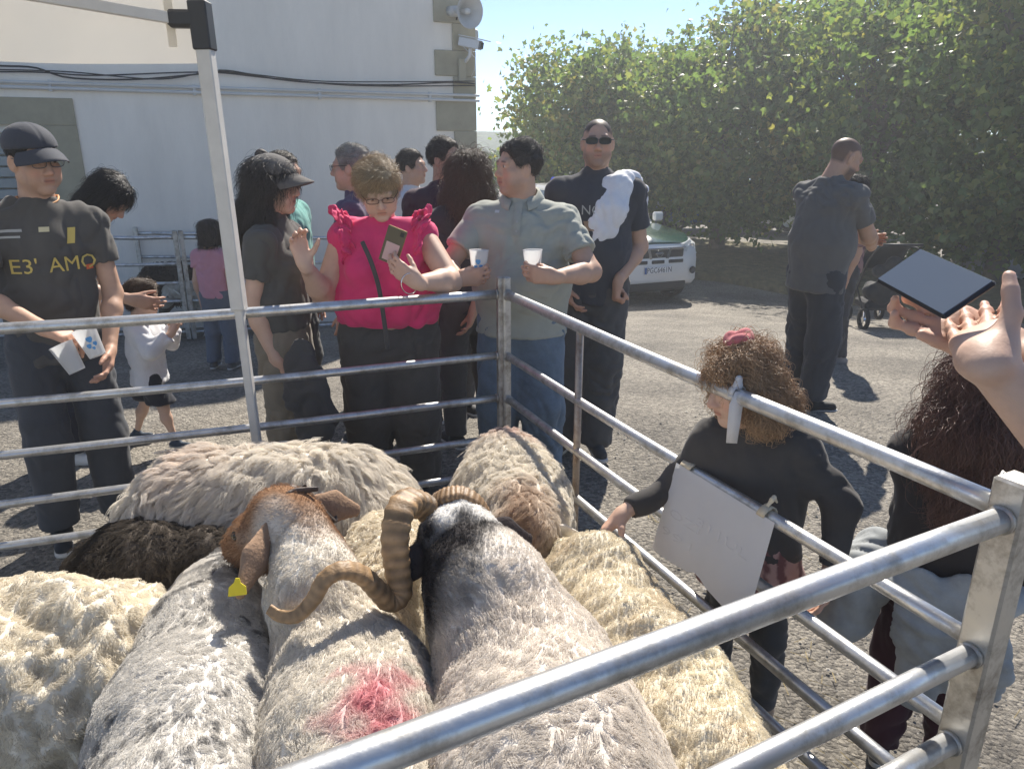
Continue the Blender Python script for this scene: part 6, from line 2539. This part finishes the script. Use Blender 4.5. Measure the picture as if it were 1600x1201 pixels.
# Q: child with red-brown hair and denim jacket round the waist
Q_ = person("child with reddish hair and a denim jacket tied round the waist", (1.135, 1.68), 62, 1.20, 1.08, lean=4, head=(-14, -16, 0), skin=SK_P, seed=27,
            arms={'L': dict(w=AY(1520, 930, 1.85))},
            shirt=dict(mat=cloth((.045, .038, .036), .9), sleeve=.9, hem=.46, g=.018, loose=.02), pants=dict(mat=cloth((.060, .022, .030), .9), g=.012, loose=.012), shoes=(.1, .1, .1),
            hair=('long', (.13, .062, .042), .006, 12000, .5), hres=.006)
rg = [on_head(Q_, [V(-.05 + .03 * math.cos(t), .035 + .02 * math.sin(t), .118 + .02 * math.sin(t))])[0] for t in np.linspace(0, 6.283, 18)]
MB().tube(rg, .0022, 6).build("hair_ring", M_CHROME, Q_['root'], True)
DEN = cloth((.33, .35, .36), .85, noise=.25)
S = SDF(.03)
wz = .50 * 1.23
for k in range(18):
    a0, a1 = 2 * math.pi * k / 18, 2 * math.pi * (k + 1) / 18
    S.cone(Q_['W'](V(.155 * math.cos(a0), .13 * math.sin(a0), wz)), Q_['W'](V(.155 * math.cos(a1), .13 * math.sin(a1), wz)), .032, .032)
qf = (nrm(Q_['B'] @ V(.25, 1, 0)), 2.6)
qs = (nrm(Q_['B'] @ V(1, .2, 0)), 2.4)
S.chain([Q_['W'](V(-.165, .02, wz + .02)), Q_['W'](V(-.205, -.03, wz - .05)), Q_['W'](V(-.215, -.05, wz - .16))], [.06, .085, .075])
S.chain([Q_['W'](V(-.06, -.13, wz + .02)), Q_['W'](V(-.05, -.165, wz - .09)), Q_['W'](V(-.03, -.165, wz - .27))], [.05, .058, .050], flat=qf)
S.chain([Q_['W'](V(.05, -.135, wz + .02)), Q_['W'](V(.06, -.165, wz - .10)), Q_['W'](V(.06, -.16, wz - .17))], [.07, .09, .085], flat=qf)
v, f = S.mesh(.0075)
v = relax(v, f, 2, .4)
v = fold_disp(v, vnormals(v, f), .017, 21)
wmesh("denim_jacket", v, f, DEN, Q_['root'])

# R: person beside the camera filming with a phone
EYE = V(0, 0, CAMH)
pn, pf = EYE + ray(1515, 470) * .915, EYE + ray(1406, 416) * 1.045
Lx = nrm(pf - pn)
pcn = (pn + pf) / 2
Sx = V(-.66, -.22, -.56)
Sx = nrm(Sx - Lx * (Sx @ Lx))
NX = np.cross(Sx, Lx)
if NX @ (EYE - pcn) < 0:
    NX = -NX                      # out of the screen
M_SCR = mat("phone_screen", (.10, .12, .15), .14, spec=.9)
phone("large phone held out flat with its grey-blue screen up at the yard's edge", pcn, Lx, Sx, .150, .074, None, mat("black_case", (.02, .02, .022), .4), None, (M_SCR, 1 if np.cross(Sx, Lx) @ NX > 0 else -1))
wr = EYE + ray(1540, 562) * .875
palm = pn + Lx * .0 - NX * .055 + Sx * .005
wl = EYE + ray(1548, 528) * 1.02
pl_ = pf - Lx * .0 - NX * .052 + Sx * .018
R_ = person("person filming with a phone, bare forearms reaching over the pen corner", (.88, .55), 138, 1.68, 1.0, head=(0, -10, 0), skin=SK_P, seed=28, female=True,
            arms={'R': dict(w=wr, hint=(.3, -.6, -1), d=palm - wr, n=NX, curls=[(-4, 6, 8), (-4, 8, 10), (-2, 8, 10), (0, 10, 10)], thumb=(.62, .55, .62), tcurl=30, res=.004, hs=.95),
                  'L': dict(w=wl, hint=(-.6, -.2, -1), d=pl_ - wl, n=NX, curls=[(-6, 8, 70), (-6, 10, 75), (-4, 14, 75), (-2, 20, 70)], thumb=(.8, .3, -.1), res=.004, hs=.95)},
            shirt=dict(mat=BLK, sleeve=.34, hem=.48), pants=dict(mat=BLKT), shoes=(.1, .1, .1), hair=('long', (.03, .02, .018), .004, 1000), hres=.007)
# ------------------------------------------------------------------ paper sheet and strip tied on the side hurdle
M_PAPER = mat("white_paper", (.80, .80, .81), .7, noise=.03, nscale=6, trans=.35)
M_TAPE = mat("masking_tape", (.62, .54, .40), .7, noise=.15, nscale=20)
z2 = RAILZ[1]


def rail_at(px, py, z):
    """point on the side hurdle's rail of height z that the sight line passes closest to"""
    d = ray(px, py)
    n = V(-u_r[1], u_r[0], 0)
    t = ((P1 - V(0, 0, CAMH)) @ n) / (d @ n)
    p = V(0, 0, CAMH) + d * t
    k = (p - P1) @ u_r
    return P1 + u_r * k + V(0, 0, z)


ra, rb = rail_at(1062, 775, z2), rail_at(1212, 885, z2)
nin = V(-u_r[1], u_r[0], 0)
if nin[0] > 0:
    nin = -nin           # towards the inside of the pen
hgt = .265
pv, pf_ = [], []
nx_, ny_ = 16, 14
for i in range(nx_ + 1):
    for j in range(ny_ + 1):
        s, t = i / nx_, j / ny_
        dr = hgt * (1 - .10 * math.sin(s * 3.0 + .3) * t) * t
        if t > .85 and .42 < s < .62:
            dr -= .018 * (1 - abs(s - .52) / .10) * (t - .85) / .15
        bow = .062 * t + .018 * math.sin(s * 2.6 + .6) * t + .006 * math.sin(s * 9) * t * t
        pv.append(ra + (rb - ra) * (s + .02 * t) + nin * (.021 + bow) - V(0, 0, dr - .004))
for i in range(nx_):
    for j in range(ny_):
        k = i * (ny_ + 1) + j
        pf_.append([k, k + 1, k + ny_ + 2, k + ny_ + 1])
paper = tag(wmesh("paper_sheet", pv, pf_, M_PAPER, None), "white paper sheet hanging from the side hurdle, faint writing showing through", "paper")
pw = np.array(pv)


def on_paper(s, t, off):
    i, j = min(s * nx_, nx_ - .001), min(t * ny_, ny_ - .001)
    a, b = int(i), int(j)
    u, w = i - a, j - b
    g = lambda p, q: pw[p * (ny_ + 1) + q]
    return (g(a, b) * (1 - u) + g(a + 1, b) * u) * (1 - w) + (g(a, b + 1) * (1 - u) + g(a + 1, b + 1) * u) * w + nin * off


M_FAINT = mat("faint_pencil", (.66, .66, .67), .8)
for (txt, s0, t0, sz, wd) in (("OZI", .26, .50, .10, .34), ("991", .25, .72, .095, .34), ("311UL", .62, .42, .10, .50)):
    tv, tf = text_mesh(txt, 1.0, align='CENTER')
    w_ = tv[:, 0].max() - tv[:, 0].min()
    vv = [on_paper(min(max(s0 + x / w_ * wd, .01), .99), min(max(t0 - y * sz * 1.3, .01), .99), .0012) for x, y, _ in tv]
    wmesh("lettering", vv, tf, M_FAINT, paper, smooth=False)


def tape_wrap(c, w, r, tail, name, lab):
    root = empty("tape_tie", c, lab, "tape")
    ux = u_r
    a1, a2 = nin, V(0, 0, 1)
    mb = MB()
    v, f = [], []
    n = 20
    for i in range(n + 1):
        a = 2 * math.pi * i / n
        rr = r * (1 + .10 * math.sin(3 * a))
        for s_ in (-1, 1):
            v.append(c + ux * (s_ * w / 2 + .004 * math.sin(a * 2)) + (a1 * math.cos(a) + a2 * math.sin(a)) * rr)
    for i in range(n):
        f.append([2 * i, 2 * i + 1, 2 * i + 3, 2 * i + 2])
    o = wmesh("band", v, f, M_TAPE, root)
    o.modifiers.new("thick", 'SOLIDIFY').thickness = .0025
    S = SDF(.006)
    S.chain([c + V(0, 0, r), c + V(.004, 0, r + .014) + nin * -.006, c + V(.0, 0, r + .018) + nin * -.018, c + V(0, 0, r + .004) + nin * -.028], [.005, .006, .006, .004], flat=(nin, 1.6))
    v, f = S.mesh(.0026)
    wmesh("knot", v, f, M_TAPE, root)


tape_wrap(rail_at(1075, 770, z2), .045, .0195, 0, "tape", "pale tape fastening the upper corner of the paper sheet to the rail")
tape_wrap(rail_at(1192, 855, z2), .026, .023, 0, "tape", "crumpled tape band fastening the lower corner of the paper sheet")
# strip of paper hanging from the top rail
sc_ = rail_at(1152, 608, RAILZ[0])
S = SDF(.008)
S.ell(sc_ + V(0, 0, .020), (.014, .012, .014))
S.ell(sc_ + V(.002, 0, .038), (.010, .009, .010))
v, f = S.mesh(.003)
v = fold_disp(v, vnormals(v, f), .004, 5)
strip = empty("paper_strip", sc_, "twisted white paper strip knotted on the top rail before the girl's face", "paper strip")
wmesh("knot", v, f, M_PAPER, strip)
v, f = [], []
w_ = nrm(V(1, -.15, 0))
q0, q1, q2 = AY(1153, 612, sc_[1] - .026), AY(1150, 632, sc_[1] - .030), AY(1143, 692, sc_[1] - .032)
for p, wd in ((q0, .007), (q0 * .5 + q1 * .5, .011), (q1, .0165), (q1 * .5 + q2 * .5, .0155), (q2, .0135)):
    v += [p - w_ * wd, p + w_ * wd]
f = [[2 * i, 2 * i + 1, 2 * i + 3, 2 * i + 2] for i in range(4)]
o = wmesh("tail", v, f, M_PAPER, strip)
o.modifiers.new("thick", 'SOLIDIFY').thickness = .0012
n_ = 16
v = [sc_ + u_r * (s_ * .010) + (nin * math.cos(6.283 * i / n_) + V(0, 0, 1) * math.sin(6.283 * i / n_)) * .0222 for i in range(n_ + 1) for s_ in (-1, 1)]
f = [[2 * i, 2 * i + 1, 2 * i + 3, 2 * i + 2] for i in range(n_)]
o = wmesh("band", v, f, M_PAPER, strip)
o.modifiers.new("thick", 'SOLIDIFY').thickness = .0015

# ------------------------------------------------------------------ black pushchair under the trees
pb = AY(1385, 480, 8.6)
pb = V(pb[0], 8.6, float(gz(8.6)))
pr = empty("pushchair", pb, "black pushchair parked in the shade beyond the folded-arms man", "pushchair")
M_PUSH = cloth((.035, .035, .038), .8)
for (x, y, r) in ((-.25, .0, .13), (.25, .0, .13), (-.2, .55, .10), (.2, .55, .10)):
    Rw = np.stack([V(0, 1, 0), V(0, 0, 1), V(1, 0, 0)], 1)
    wv = MB().lathe([(r * .75, -.02), (r, -.02), (r, .02), (r * .75, .02), (r * .75, -.02)], 22, Rw, pb + V(x, y, r)).build("wheel", M_TYRE, pr, True)
    mb = MB().lathe([(0, .015), (.03, .015), (.03, -.015), (0, -.015)], 12, Rw, pb + V(x, y, r))
    for k in range(5):
        a = 2 * math.pi * k / 5
        mb.tube([pb + V(x, y, r), pb + V(x, y + math.cos(a) * r * .78, r + math.sin(a) * r * .78)], .006, 5)
    mb.build("hub", M_CHROME, wv)
for x in (-.24, .24):
    MB().tube([pb + V(x, .0, .13), pb + V(x, .3, .45), pb + V(x, .12, .8), pb + V(x, -.12, 1.02)], .013, 8).build("frame_tube", M_DARKM, pr, True)
    MB().tube([pb + V(x * .85, .55, .10), pb + V(x, .3, .45)], .012, 8).build("front_strut", M_DARKM, pr, True)
MB().tube([pb + V(-.24, -.12, 1.02), pb + V(.24, -.12, 1.02)], .016, 10).build("handle", M_BLACKP, pr, True)
S = SDF(.04)
S.chain([pb + V(0, .45, .42), pb + V(0, .15, .40), pb + V(0, -.02, .78)], [.09, .12, .10], flat=(V(0, 1, 0), 1.3))
S.cone(pb + V(-.15, .15, .44), pb + V(.15, .15, .44), .09, .09)
S.cone(pb + V(-.15, .02, .7), pb + V(.15, .02, .7), .07, .07)
v, f = S.mesh(.016)
wmesh("seat", fold_disp(v, vnormals(v, f), .01, 3), f, M_PUSH, pr)
hv, hf = [], []
for i in range(9):
    a = math.radians(-10 + 120 * i / 8)
    for j in range(9):
        b = -1 + 2 * j / 8
        rr = .27 * (1 - .12 * b * b)
        hv.append(pb + V(.24 * b, .02 + rr * math.cos(a), .74 + rr * math.sin(a)))
hf = [[i * 9 + j, i * 9 + j + 1, i * 9 + j + 10, i * 9 + j + 9] for i in range(8) for j in range(8)]
o = wmesh("hood", hv, hf, M_PUSH, pr)
o.modifiers.new("thick", 'SOLIDIFY').thickness = .01
MB().box(pb + V(0, .3, .26), (.36, .34, .12), None, .03).build("basket", M_PUSH, pr)

# ------------------------------------------------------------------ loose grit on the asphalt
rng = np.random.default_rng(5)
n = 5200
gx, gy = rng.uniform(-.4, 2.6, n), rng.uniform(.7, 4.6, n) ** 1.0
keep = (gx + .03) * 1.0 > -.45 * (gy - 3.1)
gx, gy = gx[keep], gy[keep]
n = len(gx)
r = rng.gamma(2.2, .0017, n).clip(.0015, .011)
ico = np.array([[0, 0, 1], [.9, 0, .25], [.28, .85, .3], [-.73, .53, .2], [-.73, -.53, .3], [.28, -.85, .22], [0, 0, -.6]])
ift = np.array([[0, 1, 2], [0, 2, 3], [0, 3, 4], [0, 4, 5], [0, 5, 1], [6, 2, 1], [6, 3, 2], [6, 4, 3], [6, 5, 4], [6, 1, 5]])
ang = rng.uniform(0, 6.28, n)
v = ico[None] * (r[:, None, None] * rng.uniform(.6, 1.3, (n, 7, 1)))
v = np.stack([v[..., 0] * np.cos(ang)[:, None] - v[..., 1] * np.sin(ang)[:, None], v[..., 0] * np.sin(ang)[:, None] + v[..., 1] * np.cos(ang)[:, None], v[..., 2] * .7], 2)
v += np.stack([gx, gy, gz(gy) + .006], 1)[:, None]
c = np.repeat(rng.uniform(.10, .42, (n, 1)) * np.array([[1, .95, .87]]), 7, axis=0)
tag(wmesh("gravel", v.reshape(-1, 3), (ift[None] + (np.arange(n) * 7)[:, None, None]).reshape(-1, 3), mat("grit", (1, 1, 1), .9, attr=True), None, c, smooth=False), "loose grey grit scattered over the asphalt outside the pen", "gravel", kind='stuff')

# bits of straw trodden about the pen
rng = np.random.default_rng(8)
n = 900
sx_, sy_ = rng.uniform(-1.9, 1.6, n), rng.uniform(.6, 3.4, n)
an, L_s = rng.uniform(0, 6.28, n), rng.uniform(.02, .09, n)
dx, dy = np.cos(an), np.sin(an)
c0_ = np.stack([sx_, sy_, gz(sy_) + .012 + rng.uniform(0, .006, n)], 1)
hx = np.stack([dx, dy, rng.normal(size=n) * .05], 1) * (L_s / 2)[:, None]
hy = np.stack([-dy, dx, 0 * dx], 1) * .0014
hz_ = np.array([0, 0, .0012])
v = np.stack([c0_ - hx - hy, c0_ - hx + hy, c0_ - hx + hz_, c0_ + hx - hy, c0_ + hx + hy, c0_ + hx + hz_], 1).reshape(-1, 3)
ft = np.array([[0, 1, 4, 3], [1, 2, 5, 4], [2, 0, 3, 5]])
f = (ft[None] + (np.arange(n) * 6)[:, None, None]).reshape(-1, 4)
c = np.repeat(np.array([[.42, .33, .16]]) * rng.uniform(.6, 1.3, (n, 1)), 6, axis=0)
tag(wmesh("straw", v, f, mat("straw_stalk", (1, 1, 1), .7, attr=True), None, c, smooth=False), "loose straw stalks scattered on the asphalt of the pen", "straw", kind='stuff')
# ------------------------------------------------------------------ thin haze volume added over the yard to stand in for lens glare
hz = bpy.data.materials.new("glare_haze")
hz.use_nodes = True
N_h, L_h = hz.node_tree.nodes, hz.node_tree.links
for n in list(N_h):
    if n.type != 'OUTPUT_MATERIAL':
        N_h.remove(n)
pvn = N_h.new('ShaderNodeVolumePrincipled')
pvn.inputs['Color'].default_value = (.90, .94, 1.0, 1)
pvn.inputs['Density'].default_value = .0050
pvn.inputs['Anisotropy'].default_value = .45
L_h.new(pvn.outputs[0], [n for n in N_h if n.type == 'OUTPUT_MATERIAL'][0].inputs['Volume'])
MBh = MB().box((0, 30, 2.2), (170, 150, 8.6))
tag(MBh.build("haze", hz, None), "thin pale haze added over the whole yard in place of lens glare", "haze", kind='stuff')
